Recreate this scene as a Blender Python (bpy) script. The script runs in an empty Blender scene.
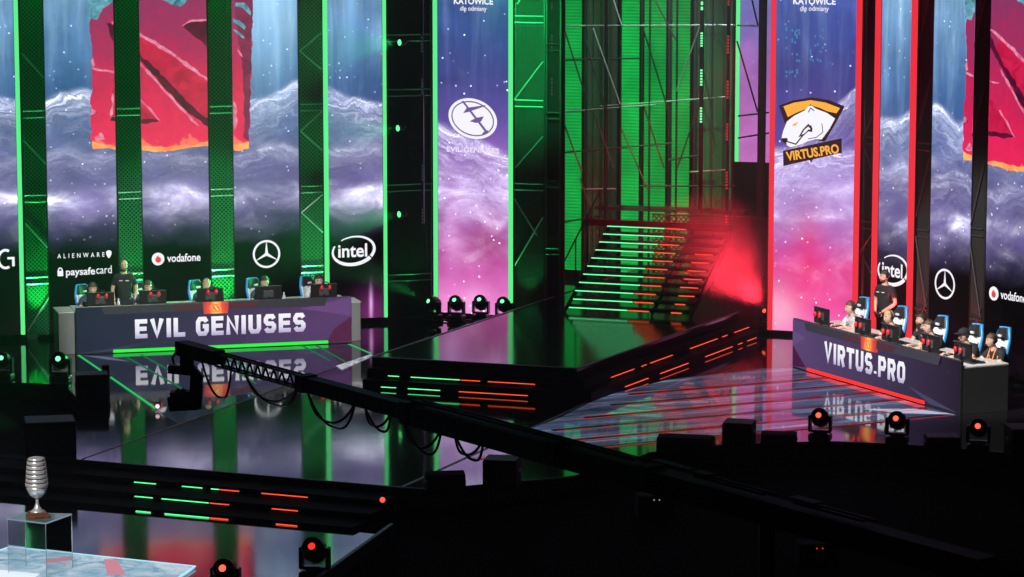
import bpy, bmesh, math, random
from mathutils import Vector, Matrix
random.seed(7)
PI = math.pi
SC = bpy.context.scene
COL = SC.collection
R = math.radians

# ------------------------------------------------------------------ camera model (metres; stage deck is z = 0)
IW, IH = 1024.0, 577.0
F = 2950.0
HORIZ = -120.0
PITCH = math.atan((IH / 2 - HORIZ) / F)
CAMH = 9.7
CP, SP = math.cos(PITCH), math.sin(PITCH)

def ray(px, py):
    a, b = (px - IW / 2) / F, (IH / 2 - py) / F
    return Vector((a, CP + b * SP, -SP + b * CP))

def G(px, py, z=0.0):
    d = ray(px, py)
    return Vector((0, 0, CAMH)) + d * ((z - CAMH) / d.z)

def proj(P):
    d = Vector(P) - Vector((0, 0, CAMH)); dep = d.y * CP - d.z * SP; upv = d.y * SP + d.z * CP
    return IW / 2 + F * d.x / dep, IH / 2 - F * upv / dep

def atY(px, py, Y):
    d = ray(px, py)
    return Vector((0, 0, CAMH)) + d * (Y / d.y)

class Plane:
    """vertical plane; local x runs along it, local -y is its front, z is up"""
    def __init__(self, O, deg):
        self.O = Vector((O[0], O[1], 0)); self.rz = R(deg)
        self.t = Vector((math.cos(self.rz), math.sin(self.rz), 0))
        self.n = Vector((math.sin(self.rz), -math.cos(self.rz), 0))
    def hit(self, px, py, off=0.0):
        d = ray(px, py); C0 = Vector((0, 0, CAMH))
        k = ((self.O + self.n * off) - C0).dot(self.n) / d.dot(self.n)
        return C0 + d * k
    def sz(self, px, py, off=0.0):
        p = self.hit(px, py, off)
        return (p - self.O).dot(self.t), p.z
    def P(self, s, off=0.0, z=0.0):
        p = self.O + self.t * s + self.n * off
        return Vector((p.x, p.y, z))

# ------------------------------------------------------------------ mesh builder
def rotm(rx=0, ry=0, rz=0):
    return Matrix.Rotation(rz, 4, 'Z') @ Matrix.Rotation(ry, 4, 'Y') @ Matrix.Rotation(rx, 4, 'X')

class MB:
    def __init__(self):
        self.bm = bmesh.new(); self.mi = 0; self.smooth = False
    def _tag(self, faces):
        for f in faces:
            f.material_index = self.mi; f.smooth = self.smooth
    def add(self, verts, faces, M=None):
        vs = [self.bm.verts.new((M @ Vector(v)) if M is not None else v) for v in verts]
        out = []
        for f in faces:
            try: out.append(self.bm.faces.new([vs[i] for i in f]))
            except ValueError: pass
        self._tag(out)
        return out
    def box(self, c, s, M=None, bev=0.0):
        b = bmesh.new()
        bmesh.ops.create_cube(b, size=1)
        for v in b.verts: v.co = Vector((v.co.x * s[0], v.co.y * s[1], v.co.z * s[2]))
        if bev > 0:
            bmesh.ops.bevel(b, geom=list(b.edges), offset=min(bev, min(s) * .45), segments=2, affect='EDGES', profile=.5)
        T = Matrix.Translation(Vector(c)) @ (M if M is not None else Matrix())
        self._merge(b, T); return self
    def _merge(self, b, T):
        b.verts.ensure_lookup_table(); b.verts.index_update()
        self.add([T @ v.co for v in b.verts], [[v.index for v in f.verts] for f in b.faces])
        b.free()
    def tube(self, pts, r, n=8, cap=True):
        pts = [Vector(p) for p in pts]
        rs = r if isinstance(r, (list, tuple)) else [r] * len(pts)
        rings = []; up = None
        for i, p in enumerate(pts):
            d = (pts[min(i + 1, len(pts) - 1)] - pts[max(i - 1, 0)])
            if d.length < 1e-9: d = Vector((0, 0, 1))
            d.normalize()
            if up is None or abs(up.dot(d)) > .98:
                up = Vector((0, 0, 1)) if abs(d.z) < .9 else Vector((1, 0, 0))
            a = d.cross(up).normalized(); b = a.cross(d).normalized(); up = b
            rings.append([p + (a * math.cos(2 * PI * k / n) + b * math.sin(2 * PI * k / n)) * rs[i] for k in range(n)])
        vs = [v for q in rings for v in q]; fs = []
        for i in range(len(pts) - 1):
            for k in range(n):
                fs.append([i * n + k, i * n + (k + 1) % n, (i + 1) * n + (k + 1) % n, (i + 1) * n + k])
        if cap:
            fs.append(list(range(n))[::-1]); fs.append([(len(pts) - 1) * n + k for k in range(n)])
        s = self.smooth; self.add(vs, fs); return self
    def bar(self, p0, p1, w, h=None):
        """rectangular bar from p0 to p1"""
        p0, p1 = Vector(p0), Vector(p1); h = h or w
        d = p1 - p0; L = d.length; d.normalize()
        up = Vector((0, 0, 1)) if abs(d.z) < .95 else Vector((1, 0, 0))
        a = d.cross(up).normalized(); b = a.cross(d).normalized()
        M = Matrix((( a.x, d.x, b.x, 0), (a.y, d.y, b.y, 0), (a.z, d.z, b.z, 0), (0, 0, 0, 1)))
        self.box((p0 + p1) / 2, (w, L, h), M); return self
    def lathe(self, prof, n=24, M=None):
        vs = []; fs = []
        for (r, z) in prof:
            for k in range(n):
                vs.append((max(r, 1e-4) * math.cos(2 * PI * k / n), max(r, 1e-4) * math.sin(2 * PI * k / n), z))
        for i in range(len(prof) - 1):
            for k in range(n):
                fs.append([i * n + k, i * n + (k + 1) % n, (i + 1) * n + (k + 1) % n, (i + 1) * n + k])
        fs.append(list(range(n))[::-1]); fs.append([(len(prof) - 1) * n + k for k in range(n)])
        self.add(vs, fs, M); return self
    def ball(self, c, s, n=16, m=10, M=None):
        s = (s, s, s) if not isinstance(s, (tuple, list)) else s
        prof = [(math.sin(PI * i / m), -math.cos(PI * i / m)) for i in range(m + 1)]
        T = Matrix.Translation(Vector(c)) @ (M if M is not None else Matrix()) @ Matrix.Diagonal((s[0], s[1], s[2], 1))
        self.lathe(prof, n, T); return self
    def prism(self, pts, z0, z1):
        """vertical prism over an xy outline"""
        n = len(pts)
        vs = [(p[0], p[1], z0) for p in pts] + [(p[0], p[1], z1) for p in pts]
        fs = [list(range(n))[::-1], [n + i for i in range(n)]] + [[i, (i + 1) % n, n + (i + 1) % n, n + i] for i in range(n)]
        self.add(vs, fs); return self
    def plate(self, pts, y0, y1):
        """flat piece in the local xz plane, from depth y0 (front) to y1"""
        n = len(pts)
        vs = [(p[0], y0, p[1]) for p in pts] + [(p[0], y1, p[1]) for p in pts]
        fs = [list(range(n)), [n + i for i in range(n)][::-1]] + [[i, n + i, n + (i + 1) % n, (i + 1) % n] for i in range(n)]
        self.add(vs, fs); return self
    def build(self, name, mat=None, parent=None, kind=None, loc=None, rz=0.0, link=True):
        bmesh.ops.recalc_face_normals(self.bm, faces=list(self.bm.faces))
        me = bpy.data.meshes.new(name); self.bm.to_mesh(me); self.bm.free()
        for m in (mat if isinstance(mat, (list, tuple)) else [mat]):
            if m is not None: me.materials.append(m)
        o = bpy.data.objects.new(name, me)
        if loc is not None: o.location = loc
        if rz: o.rotation_euler = (0, 0, rz)
        if link: COL.objects.link(o)
        if parent is not None: o.parent = parent
        if kind: o['kind'] = kind
        return o

def uvmap(o, fun):
    me = o.data
    uv = me.uv_layers.new(name='UVMap')
    for l in me.loops:
        uv.data[l.index].uv = fun(me.vertices[l.vertex_index].co)

def thing(name, label, cat, loc=(0, 0, 0), rz=0.0, group=None):
    o = bpy.data.objects.new(name, None); COL.objects.link(o)
    o.empty_display_size = .1
    o.location = loc; o.rotation_euler = (0, 0, rz)
    return tag(o, label, cat, group)

def tag(o, label, cat, group=None, kind=None):
    o['label'] = label; o['category'] = cat
    if group: o['group'] = group
    if kind: o['kind'] = kind
    return o

def copy_tree(o, parent=None):
    c = o.copy(); COL.objects.link(c); c.parent = parent
    for ch in list(o.children): copy_tree(ch, c)
    return c

def place(proto, used, loc, rz, label):
    """the first call moves the prototype itself, later calls copy it with all its parts"""
    o = proto if not used else copy_tree(proto)
    used.append(o)
    o.location = loc; o.rotation_euler = (0, 0, rz); o['label'] = label
    return o

# ------------------------------------------------------------------ materials
def srgb(r, g, b):
    f = lambda c: (c / 255 / 12.92) if c / 255 <= .04045 else ((c / 255 + .055) / 1.055) ** 2.4
    return (f(r), f(g), f(b), 1.0)

MATS = {}
def pmat(name, col, rough=.5, metal=0.0, spec=.5, noise=0.0, nscale=20, **kw):
    if name in MATS: return MATS[name]
    m = bpy.data.materials.new(name); m.use_nodes = True
    nt = m.node_tree; b = nt.nodes['Principled BSDF']
    b.inputs['Base Color'].default_value = col
    b.inputs['Roughness'].default_value = rough
    b.inputs['Metallic'].default_value = metal
    b.inputs['Specular IOR Level'].default_value = spec
    if noise:
        tc = nt.nodes.new('ShaderNodeTexCoord'); n = nt.nodes.new('ShaderNodeTexNoise')
        n.inputs['Scale'].default_value = nscale; n.inputs['Detail'].default_value = 5
        nt.links.new(tc.outputs['Object'], n.inputs['Vector'])
        mx = nt.nodes.new('ShaderNodeMix'); mx.data_type = 'RGBA'
        mx.inputs[6].default_value = tuple(c * (1 - noise) for c in col[:3]) + (1,)
        mx.inputs[7].default_value = tuple(min(1, c * (1 + noise)) for c in col[:3]) + (1,)
        nt.links.new(n.outputs['Fac'], mx.inputs[0]); nt.links.new(mx.outputs[2], b.inputs['Base Color'])
    MATS[name] = m
    return m

def emat(name, col, strength=1.0):
    """something that gives off light: lamp, LED, screen graphic"""
    if name in MATS: return MATS[name]
    m = bpy.data.materials.new(name); m.use_nodes = True
    nt = m.node_tree; nt.nodes.clear()
    e = nt.nodes.new('ShaderNodeEmission'); e.inputs[0].default_value = col; e.inputs[1].default_value = strength
    o = nt.nodes.new('ShaderNodeOutputMaterial'); nt.links.new(e.outputs[0], o.inputs[0])
    MATS[name] = m
    return m

class NT:
    """tiny node-graph helper"""
    def __init__(self, name):
        self.m = bpy.data.materials.new(name); self.m.use_nodes = True
        self.nt = self.m.node_tree; self.nt.nodes.clear()
        self.out = self.nt.nodes.new('ShaderNodeOutputMaterial')
        MATS[name] = self.m
    def node(self, t, **kw):
        n = self.nt.nodes.new(t)
        for k, v in kw.items(): setattr(n, k, v)
        return n
    def put(self, sock, v):
        if isinstance(v, (int, float, tuple)): sock.default_value = v
        else: self.nt.links.new(v, sock)
    def math(self, op, a, b=0.0, c=0.0, clamp=False):
        n = self.node('ShaderNodeMath', operation=op, use_clamp=clamp)
        for i, v in enumerate((a, b, c)): self.put(n.inputs[i], v)
        return n.outputs[0]
    def uv(self):
        n = self.node('ShaderNodeUVMap'); s = self.node('ShaderNodeSeparateXYZ')
        self.nt.links.new(n.outputs[0], s.inputs[0]); return s.outputs[0], s.outputs[1]
    def vec(self, x, y=0.0, z=0.0):
        n = self.node('ShaderNodeCombineXYZ')
        for i, v in enumerate((x, y, z)): self.put(n.inputs[i], v)
        return n.outputs[0]
    def noise(self, v, scale, detail=4.0, rough=.5, dist=0.0):
        n = self.node('ShaderNodeTexNoise')
        self.put(n.inputs['Vector'], v)
        n.inputs['Scale'].default_value = scale; n.inputs['Detail'].default_value = detail
        n.inputs['Roughness'].default_value = rough; n.inputs['Distortion'].default_value = dist
        return n.outputs['Fac']
    def voro(self, v, scale):
        n = self.node('ShaderNodeTexVoronoi'); self.put(n.inputs['Vector'], v); n.inputs['Scale'].default_value = scale
        return n.outputs['Distance'], n.outputs['Color']
    def ramp(self, fac, stops, interp='LINEAR'):
        n = self.node('ShaderNodeValToRGB'); cr = n.color_ramp; cr.interpolation = interp
        while len(cr.elements) < len(stops): cr.elements.new(.5)
        for e, (p, c) in zip(cr.elements, stops): e.position = p; e.color = c
        self.put(n.inputs[0], fac); return n.outputs[0]
    def mix(self, fac, a, b, mode='MIX'):
        n = self.node('ShaderNodeMix', data_type='RGBA', blend_type=mode)
        self.put(n.inputs[0], fac); self.put(n.inputs[6], a); self.put(n.inputs[7], b)
        return n.outputs[2]
    def emit(self, col, strength=1.0):
        e = self.node('ShaderNodeEmission'); self.put(e.inputs[0], col); self.put(e.inputs[1], strength)
        self.nt.links.new(e.outputs[0], self.out.inputs[0]); return self.m
    def link(self, a, b): self.nt.links.new(a, b)

BLACK = pmat('matte_black', (.006, .006, .007, 1), .85, noise=.3)
DRAPE = pmat('black_drape', (.004, .004, .005, 1), .95, spec=.05, noise=.3, nscale=6)
BMET = pmat('black_metal', (.012, .012, .014, 1), .38, .3)
BPLA = pmat('black_plastic', (.010, .010, .011, 1), .32)
TRUSS = pmat('truss_aluminium', (.42, .43, .44, 1), .35, .7)
GREYMET = pmat('brushed_grey_metal', (.30, .30, .31, 1), .4, .6)
GREEN = srgb(60, 235, 110); RED = srgb(255, 62, 62)
LED_G = emat('led_green', srgb(96, 240, 140), 1.0)
LED_R = emat('led_red', srgb(238, 48, 62), 1.0)
WHITE_E = emat('screen_white', srgb(246, 244, 252), 1.0)
# ================================================================== setting: planes of the room
WL = Plane(G(23, 340), math.degrees(math.atan2(*(lambda d: (d.y, d.x))(G(375, 323) - G(23, 340)))))      # left LED wall
WC = Plane(G(470, 318), math.degrees(math.atan2(*(lambda d: (d.y, d.x))(G(790, 335.5) - G(470, 318)))))  # centre line of the two team banners
WR = Plane(G(1018, 386), -57.8)                                                                          # right LED wall
ZL = -.34                                                                                                # lower floor
RISE, TREAD = .18, .25
RISE_L, TREAD_L = .085, .64
AX = Vector((-WC.n.x, -WC.n.y, 0))                                                                       # stage axis, away from the audience

def gloss_mat(name, col, rough, ior, bump=0.0, scale=3.0):
    m = pmat(name, col, rough)
    nt = m.node_tree; b = nt.nodes['Principled BSDF']
    b.inputs['IOR'].default_value = ior
    tc = nt.nodes.new('ShaderNodeTexCoord'); n = nt.nodes.new('ShaderNodeTexNoise')
    n.inputs['Scale'].default_value = scale; n.inputs['Detail'].default_value = 6
    nt.links.new(tc.outputs['Object'], n.inputs['Vector'])
    mr = nt.nodes.new('ShaderNodeMapRange')
    mr.inputs[3].default_value = rough * .75; mr.inputs[4].default_value = rough * 1.3
    nt.links.new(n.outputs['Fac'], mr.inputs[0]); nt.links.new(mr.outputs[0], b.inputs['Roughness'])
    if bump:
        n2 = nt.nodes.new('ShaderNodeTexNoise'); n2.inputs['Scale'].default_value = 1.1; n2.inputs['Detail'].default_value = 2
        nt.links.new(tc.outputs['Object'], n2.inputs['Vector'])
        bp = nt.nodes.new('ShaderNodeBump'); bp.inputs['Strength'].default_value = bump; bp.inputs['Distance'].default_value = .02
        nt.links.new(n2.outputs['Fac'], bp.inputs['Height']); nt.links.new(bp.outputs[0], b.inputs['Normal'])
    return m
GLOSS = gloss_mat('gloss_black_floor', (.006, .006, .008, 1), .06, 2.3, .05)
GLOSSP = gloss_mat('gloss_black_platform', (.006, .006, .008, 1), .115, 1.6, .10)
GLOSSL = gloss_mat('gloss_lower_floor', (.008, .008, .011, 1), .08, 3.6, .05)
SATIN = pmat('satin_black_step', (.006, .006, .007, 1), .5, spec=.04)
TRIM = pmat('aluminium_edge_trim', (.22, .22, .23, 1), .45, .5)
SEAM = pmat('seam_dark', (.05, .05, .055, 1), .4, .4)

# lower floor, drapes behind everything
b = MB(); b.prism([(-40, 5), (40, 5), (40, 100), (-40, 100)], ZL - .3, ZL - .02)
b.build('floor', pmat('hall_floor_black', (.003, .003, .0035, 1), .95, spec=.03, noise=.3), kind='structure')
for nm, pl, s0, s1, off in (('wall_left', WL, -14, 9.5, -1.6), ('wall_right', WR, -9.5, 14, -1.6), ('wall_back', WC, -6, 14, -13.5)):
    b = MB()
    N = 60 if nm != 'wall_back' else 90
    vs = []; fs = []
    for i in range(N + 1):                                   # drapes hang in soft folds
        s = s0 + (s1 - s0) * i / N
        p = pl.P(s, off + .12 * math.sin(i * 1.9))
        vs += [(p.x, p.y, ZL), (p.x, p.y, 13)]
    for i in range(N): fs.append([2 * i, 2 * i + 2, 2 * i + 3, 2 * i + 1])
    b.add(vs, fs); b.build(nm, DRAPE, kind='structure')

# ------------------------------------------------------------------ stage deck
deck_px = [(76, 460), (404, 488), (430, 490), (484, 485), (563, 478), (598, 472), (626, 463), (649, 453), (700, 447), (763, 443),
           (836, 442), (900, 444.5), (950, 448), (1024, 455), (1110, 466)]
front = [G(*p) for p in deck_px]
left_rim = [G(-130, 377), G(-40, 380), G(51, 384), G(66, 387), G(84, 404), G(76, 425)]
outline = [(p.x, p.y) for p in left_rim] + [(p.x, p.y) for p in front]
a_, c_ = WR.P(9.0, -1.0), WR.P(-7.0, -1.0)
outline += [(a_.x, a_.y), (c_.x, c_.y)]
a_, c_ = WC.P(8.5, -12), WC.P(0, -12)
outline += [(a_.x, a_.y), (c_.x, c_.y)]
a_, c_ = WL.P(7.5, -1.0), WL.P(-6.0, -1.0)
outline += [(a_.x, a_.y), (c_.x, c_.y)]
deck = thing('stage_deck', 'glossy black stage floor running from the screens to its curved front edge', 'stage floor', (0, 50, 0))
O0 = Vector((0, 50, 0))
def build0(b, name, mat, parent=None, **kw):
    bmesh.ops.translate(b.bm, verts=list(b.bm.verts), vec=-O0); return b.build(name, mat, parent, **kw)
b = MB(); b.prism(outline, -.06, 0.0); build0(b, 'deck_surface', GLOSS, deck)
b = MB()
rim = [Vector((x, y, 0)) for x, y in outline[:len(left_rim) + len(front)]]
def inset(poly, d):
    out = []
    for i, p in enumerate(poly):
        t = (poly[min(i + 1, len(poly) - 1)] - poly[max(i - 1, 0)]).normalized()
        out.append(p + Vector((-t.y, t.x, 0)) * d)
    return out
ins = inset(rim, .03)
for i in range(len(ins) - 1):                                # matte skirt below the edge
    a, c = ins[i], ins[i + 1]
    b.add([(a.x, a.y, -.06), (c.x, c.y, -.06), (c.x, c.y, ZL), (a.x, a.y, ZL)], [[0, 1, 2, 3]])
build0(b, 'skirt', BLACK, deck)
def strip_line(px0, px1, z, w, name, mat, parent, h=.006, base=None):
    a, c = G(*px0, z), G(*px1, z)
    b = MB(); b.bar(a + Vector((0, 0, h / 2)), c + Vector((0, 0, h / 2)), w, h)
    return build0(b, name, mat, parent)
strip_line((82, 459.2), (372, 355), 0, .035, 'seam_trim', TRIM, deck)
strip_line((400, 488), (604, 395), 0, .06, 'seam_trim', TRIM, deck)
b = MB()
for i in range(len(rim) - 1):
    if i >= len(left_rim) - 1 and i != len(left_rim) - 1:
        b.bar(rim[i] + Vector((0, 0, .004)), rim[i + 1] + Vector((0, 0, .004)), .035, .02)
build0(b, 'edge_trim', pmat('dark_edge_trim', (.08, .08, .09, 1), .4, .6), deck)

# ------------------------------------------------------------------ LED step strips
def led_run(mb, p0, p1, segs):
    pass
LEDTHICK = .014
def stair(parent, left, right, ztop, nris, fdir, spread_l, spread_r, ledspec, mat, rise=RISE, tread=TREAD, q=.055, skip=0, thick=LEDTHICK):
    """risers going down from the edge left->right; fdir = outward direction; ledspec = list per lit riser of (u0, u1, 'g'/'r') along the edge"""
    left, right = Vector(left), Vector(right)
    for k in range(nris):
        z1 = ztop - k * rise; z0 = ztop - (k + 1) * rise
        l = left + fdir * tread * k + spread_l * tread * k
        r = right + fdir * tread * k + spread_r * tread * k
        b = MB()
        back = -fdir * (tread + .2)
        if k > 0:
            b.prism([(l.x, l.y), (r.x, r.y), ((r + back).x, (r + back).y), ((l + back).x, (l + back).y)], z0, z1)
        else:
            b.prism([(l.x, l.y), (r.x, r.y), ((r + back * .3).x, (r + back * .3).y), ((l + back * .3).x, (l + back * .3).y)], z0, z1 - .062)
        st = build0(b, 'step', mat, parent)
        if k - skip >= 0 and k - skip < len(ledspec):
            e = (r - l)
            for (u0, u1, c) in ledspec[k - skip]:
                b = MB()
                a = l + e * u0 + fdir * .008; d = l + e * u1 + fdir * .008
                b.bar(Vector((a.x, a.y, z0 + q)), Vector((d.x, d.y, z0 + q)), .014, thick)
                build0(b, 'led_strip', LEDS[c], st)
def led_ramp(name, c0, c1):
    return emat(name, c0, c1)
LEDS = {'g': emat('step_led_green', srgb(90, 255, 150), 1.5), 'r': emat('step_led_red', srgb(255, 84, 50), 1.2),
        'w': emat('step_led_mint', srgb(110, 255, 165), 1.3)}

# front steps of the deck, down to the lower floor
L0, R0_ = G(76, 460), G(404, 488)
L0 = L0 + (L0 - R0_).normalized() * 1.6
fd = -(AX.normalized())
e0 = (R0_ - L0).normalized(); fd = Vector((e0.y, -e0.x, 0))
LEN = (R0_ - L0).length
def uu(px, k=1): # image x on a riser -> fraction along the edge
    a = L0 + fd * TREAD_L * k + Vector((0, 0, -RISE_L * (k + .5))); c = R0_ + fd * TREAD_L * k + Vector((0, 0, -RISE_L * (k + .5)))
    return min((abs(proj(a.lerp(c, i / 600))[0] - px), i / 600) for i in range(601))[1]
spec = [
    [(uu(134), uu(156), 'g'), (uu(182), uu(202), 'g'), (uu(211), uu(219), 'g'), (uu(220), uu(239), 'r'), (uu(262), uu(308), 'r')],
    [(uu(135, 2), uu(153, 2), 'g'), (uu(162, 2), uu(209, 2), 'g'), (uu(210, 2), uu(229, 2), 'r'), (uu(272, 2), uu(298, 2), 'r')],
    [(uu(136, 3), uu(151, 3), 'g'), (uu(165, 3), uu(209, 3), 'g'), (uu(210, 3), uu(228, 3), 'r'), (uu(276, 3), uu(297, 3), 'r')],
]
fsteps = thing('front_steps', 'black front steps with green and red light dashes dropping to the lower floor', 'steps', (0, 50, 0))
stair(fsteps, L0, R0_, 0, 4, fd, Vector((0, 0, 0)), Vector((0, 0, 0)), spec, pmat('satin_black_tread', (.006, .006, .007, 1), .6, spec=.02), rise=RISE_L, tread=TREAD_L, q=.03, skip=1)

# lower glossy floor in front of those steps
lf = thing('lower_floor_panel', 'glossy dark lower floor mirroring the big screens, below the front steps', 'floor panel', (0, 50, ZL))
pl = [G(-120, 470, ZL + .02), G(20, 497, ZL + .02), L0 + fd * TREAD_L * 3, R0_ + fd * TREAD_L * 3, G(392, 536, ZL + .02), G(322, 577, ZL + .02), G(250, 640, ZL + .02), G(-200, 640, ZL + .02)]
b = MB(); b.prism([(p.x, p.y) for p in pl], -.02, .02)
bmesh.ops.translate(b.bm, verts=list(b.bm.verts), vec=(0, -50, 0)); b.build('panel_surface', GLOSSL, lf)
a, c = pl[4], pl[6]
b = MB(); b.bar(Vector((a.x, a.y - 50, .10)), Vector((c.x, c.y - 50, .10)), .05, .20)
b.build('side_curb', BLACK, lf)
b = MB(); b.bar(Vector((a.x, a.y - 50, .21)), Vector((c.x, c.y - 50, .21)), .06, .02); b.build('curb_trim', pmat('dark_edge_trim', (.08, .08, .09, 1)), lf)

# ------------------------------------------------------------------ raised centre platform
ZP = .54
FL, FR = G(372, 357, ZP), G(577, 368.5, ZP)
BL = G(490, 318, ZP); BR = G(738, 312.3, ZP)
axl = (BL - FL).normalized(); axr = (BR - FR).normalized()
plat = thing('centre_platform', 'raised black mirror platform with lit steps around its front corner', 'platform', (0, 50, 0))
BLf = FL + axl * 15; BRf = BR.copy()
b = MB(); b.prism([(p.x, p.y) for p in (FL, FR, BRf, BLf)], ZP - .06, ZP)
build0(b, 'platform_top', GLOSSP, plat)
ef = (FR - FL).normalized(); fdf = Vector((ef.y, -ef.x, 0))
er = (BRf - FR).normalized(); fdr = Vector((er.y, -er.x, 0))
corner = (fdf + fdr) / (1 + fdf.dot(fdr))
PL = (FR - FL).length
def up(px, k=1):
    a = FL + fdf * TREAD * k + Vector((0, 0, -RISE * (k + .7))); c = FR + corner * TREAD * k + Vector((0, 0, -RISE * (k + .7)))
    a = FL + (FR - FL) * 0 + fdf * TREAD * k + Vector((0, 0, -RISE * (k + .7)))
    return min((abs(proj(a.lerp(c, i / 600))[0] - px), i / 600) for i in range(601))[1]
spec = [
    [(up(388), up(399), 'g'), (up(411), up(460), 'g'), (up(461), up(480), 'r'), (up(488), up(535), 'r')],
    [(up(381, 2), up(396, 2), 'g'), (up(408, 2), up(440, 2), 'g'), (up(459, 2), up(528, 2), 'r')],
    [(up(381, 3), up(394, 3), 'g'), (up(404, 3), up(456, 3), 'g'), (up(459, 3), up(528, 3), 'r')],
]
stair(plat, FL, FR, ZP, 3, fdf, Vector((0, 0, 0)), corner - fdf, spec, SATIN, skip=1)
def ur(px, k=1):
    a = FR + corner * TREAD * k + Vector((0, 0, -RISE * (k + .7))); c = BRf + fdr * TREAD * k + Vector((0, 0, -RISE * (k + .7)))
    return min((abs(proj(a.lerp(c, i / 600))[0] - px), i / 600) for i in range(601))[1]
spec = [
    [(ur(611), ur(634), 'r'), (ur(641), ur(646), 'r'), (ur(650), ur(672), 'r'), (ur(690), ur(717), 'r'), (ur(722), ur(727), 'r'), (ur(734), ur(750), 'r')],
    [(ur(625, 2), ur(648, 2), 'r'), (ur(660, 2), ur(688, 2), 'r'), (ur(705, 2), ur(732, 2), 'r'), (ur(738, 2), ur(742, 2), 'r'), (ur(747, 2), ur(756, 2), 'r')],
    [(ur(625, 3), ur(646, 3), 'r'), (ur(662, 3), ur(684, 3), 'r'), (ur(706, 3), ur(728, 3), 'r'), (ur(746, 3), ur(754, 3), 'r')],
]
stair(plat, FR, BRf, ZP, 3, fdr, corner - fdr, Vector((0, 0, 0)), spec, SATIN, skip=1)
b = MB(); b.bar(FL + Vector((0, 0, .004)), FR + Vector((0, 0, .004)), .05, .014); b.bar(FR + Vector((0, 0, .004)), BRf + Vector((0, 0, .004)), .05, .014)
b.bar(FL + Vector((0, 0, .004)), BLf + Vector((0, 0, .004)), .05, .014)
build0(b, 'edge_trim', TRIM, plat)
# outer side of the platform (away from the camera)
b = MB(); b.prism([(p.x, p.y) for p in (FL, FL + ef * .1, BLf + ef * .1, BLf)], 0, ZP - .06); build0(b, 'side_wall', BLACK, plat)

# ------------------------------------------------------------------ grand stairs at the back
NS = 11; SR, ST = .145, .27
s0 = G(566, 312.5, ZP); s1 = G(690, 318.5, ZP)
es = (s1 - s0).normalized(); 
es = WC.t.copy(); W = 2.75
s0b = s0; bdir = Vector((-es.y, es.x, 0))
gs = thing('lit_staircase', 'wide black staircase behind the platform, each step edge lit green then red', 'staircase', (0, 50, 0))
STEPBLK = pmat('black_tread', (.006, .006, .007, 1), .5, spec=.1)
for k in range(NS):
    z0 = ZP + k * SR; z1 = z0 + SR
    l = s0b + bdir * ST * k; r = l + es * W
    dep = ST + .03 if k < NS - 1 else .7
    b = MB(); b.prism([(l.x, l.y), (r.x, r.y), ((r + bdir * dep).x, (r + bdir * dep).y), ((l + bdir * dep).x, (l + bdir * dep).y)], z1 - .05, z1)
    st = build0(b, 'tread', STEPBLK, gs)
    zz = z1 - .03
    jit = .04 * math.sin(k * 2.3)
    runs = [(.02 + .05 * (k < 2), 1.38 + jit, 'w'), (1.40 + jit, 1.86 + jit * .5, 'r')]
    if k <= 7: runs.append((2.30 + .05 * (k < 3), 2.70 - .12 * (k < 2), 'r'))
    for (a, c, cc) in runs:
        p = l + es * a - bdir * .008; q = l + es * c - bdir * .008
        b = MB(); b.bar((p.x, p.y, zz), (q.x, q.y, zz), .014, .022); build0(b, 'led_strip', LEDS[cc], st)
# stringers and landing rail
topl = s0b + bdir * ST * (NS - 1)
b = MB()
pr = [topl + es * (-.5) + bdir * .1, topl + es * (W + .1) + bdir * .1]
zt = ZP + NS * SR
b.bar(pr[0] + Vector((0, 0, zt - ZP + .03)), pr[1] + Vector((0, 0, zt - ZP + .03)), .12, .14)
build0(b, 'landing_edge', BLACK, gs)
for s in (-.04, 1.9, W + .01):
    b = MB()
    p0 = s0b + es * s; p1 = s0b + es * s + bdir * ST * NS; o_ = es * .03
    b.add([(q.x, q.y, z) for q, z in ((p0, ZP), (p1, zt - SR - .22), (p1, zt - .055), (p0, ZP + SR - .055), (p0 + o_, ZP), (p1 + o_, zt - SR - .22), (p1 + o_, zt - .055), (p0 + o_, ZP + SR - .055))],
          [[0, 1, 2, 3], [4, 5, 6, 7], [0, 1, 5, 4], [1, 2, 6, 5], [2, 3, 7, 6], [3, 0, 4, 7]])
    build0(b, 'stringer', BLACK, gs)
# handrail of the stairs (left and middle)
for s in (-.1,):
    for k in (0, 3, 6, 9):
        p = s0b + es * s + bdir * (ST * k + .1); z = ZP + SR * (k + 1)
        b = MB(); b.tube([(p.x, p.y, z - SR), (p.x, p.y, z + .9)], .018, 6); build0(b, 'rail_post', BMET, gs)
    b = MB()
    p = s0b + es * s + bdir * .1; q = s0b + es * s + bdir * (ST * 9 + .1)
    b.tube([(p.x, p.y, ZP + SR + .9), (q.x, q.y, ZP + SR * 10 + .9)], .02, 6)
    build0(b, 'handrail', BMET, gs)
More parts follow.
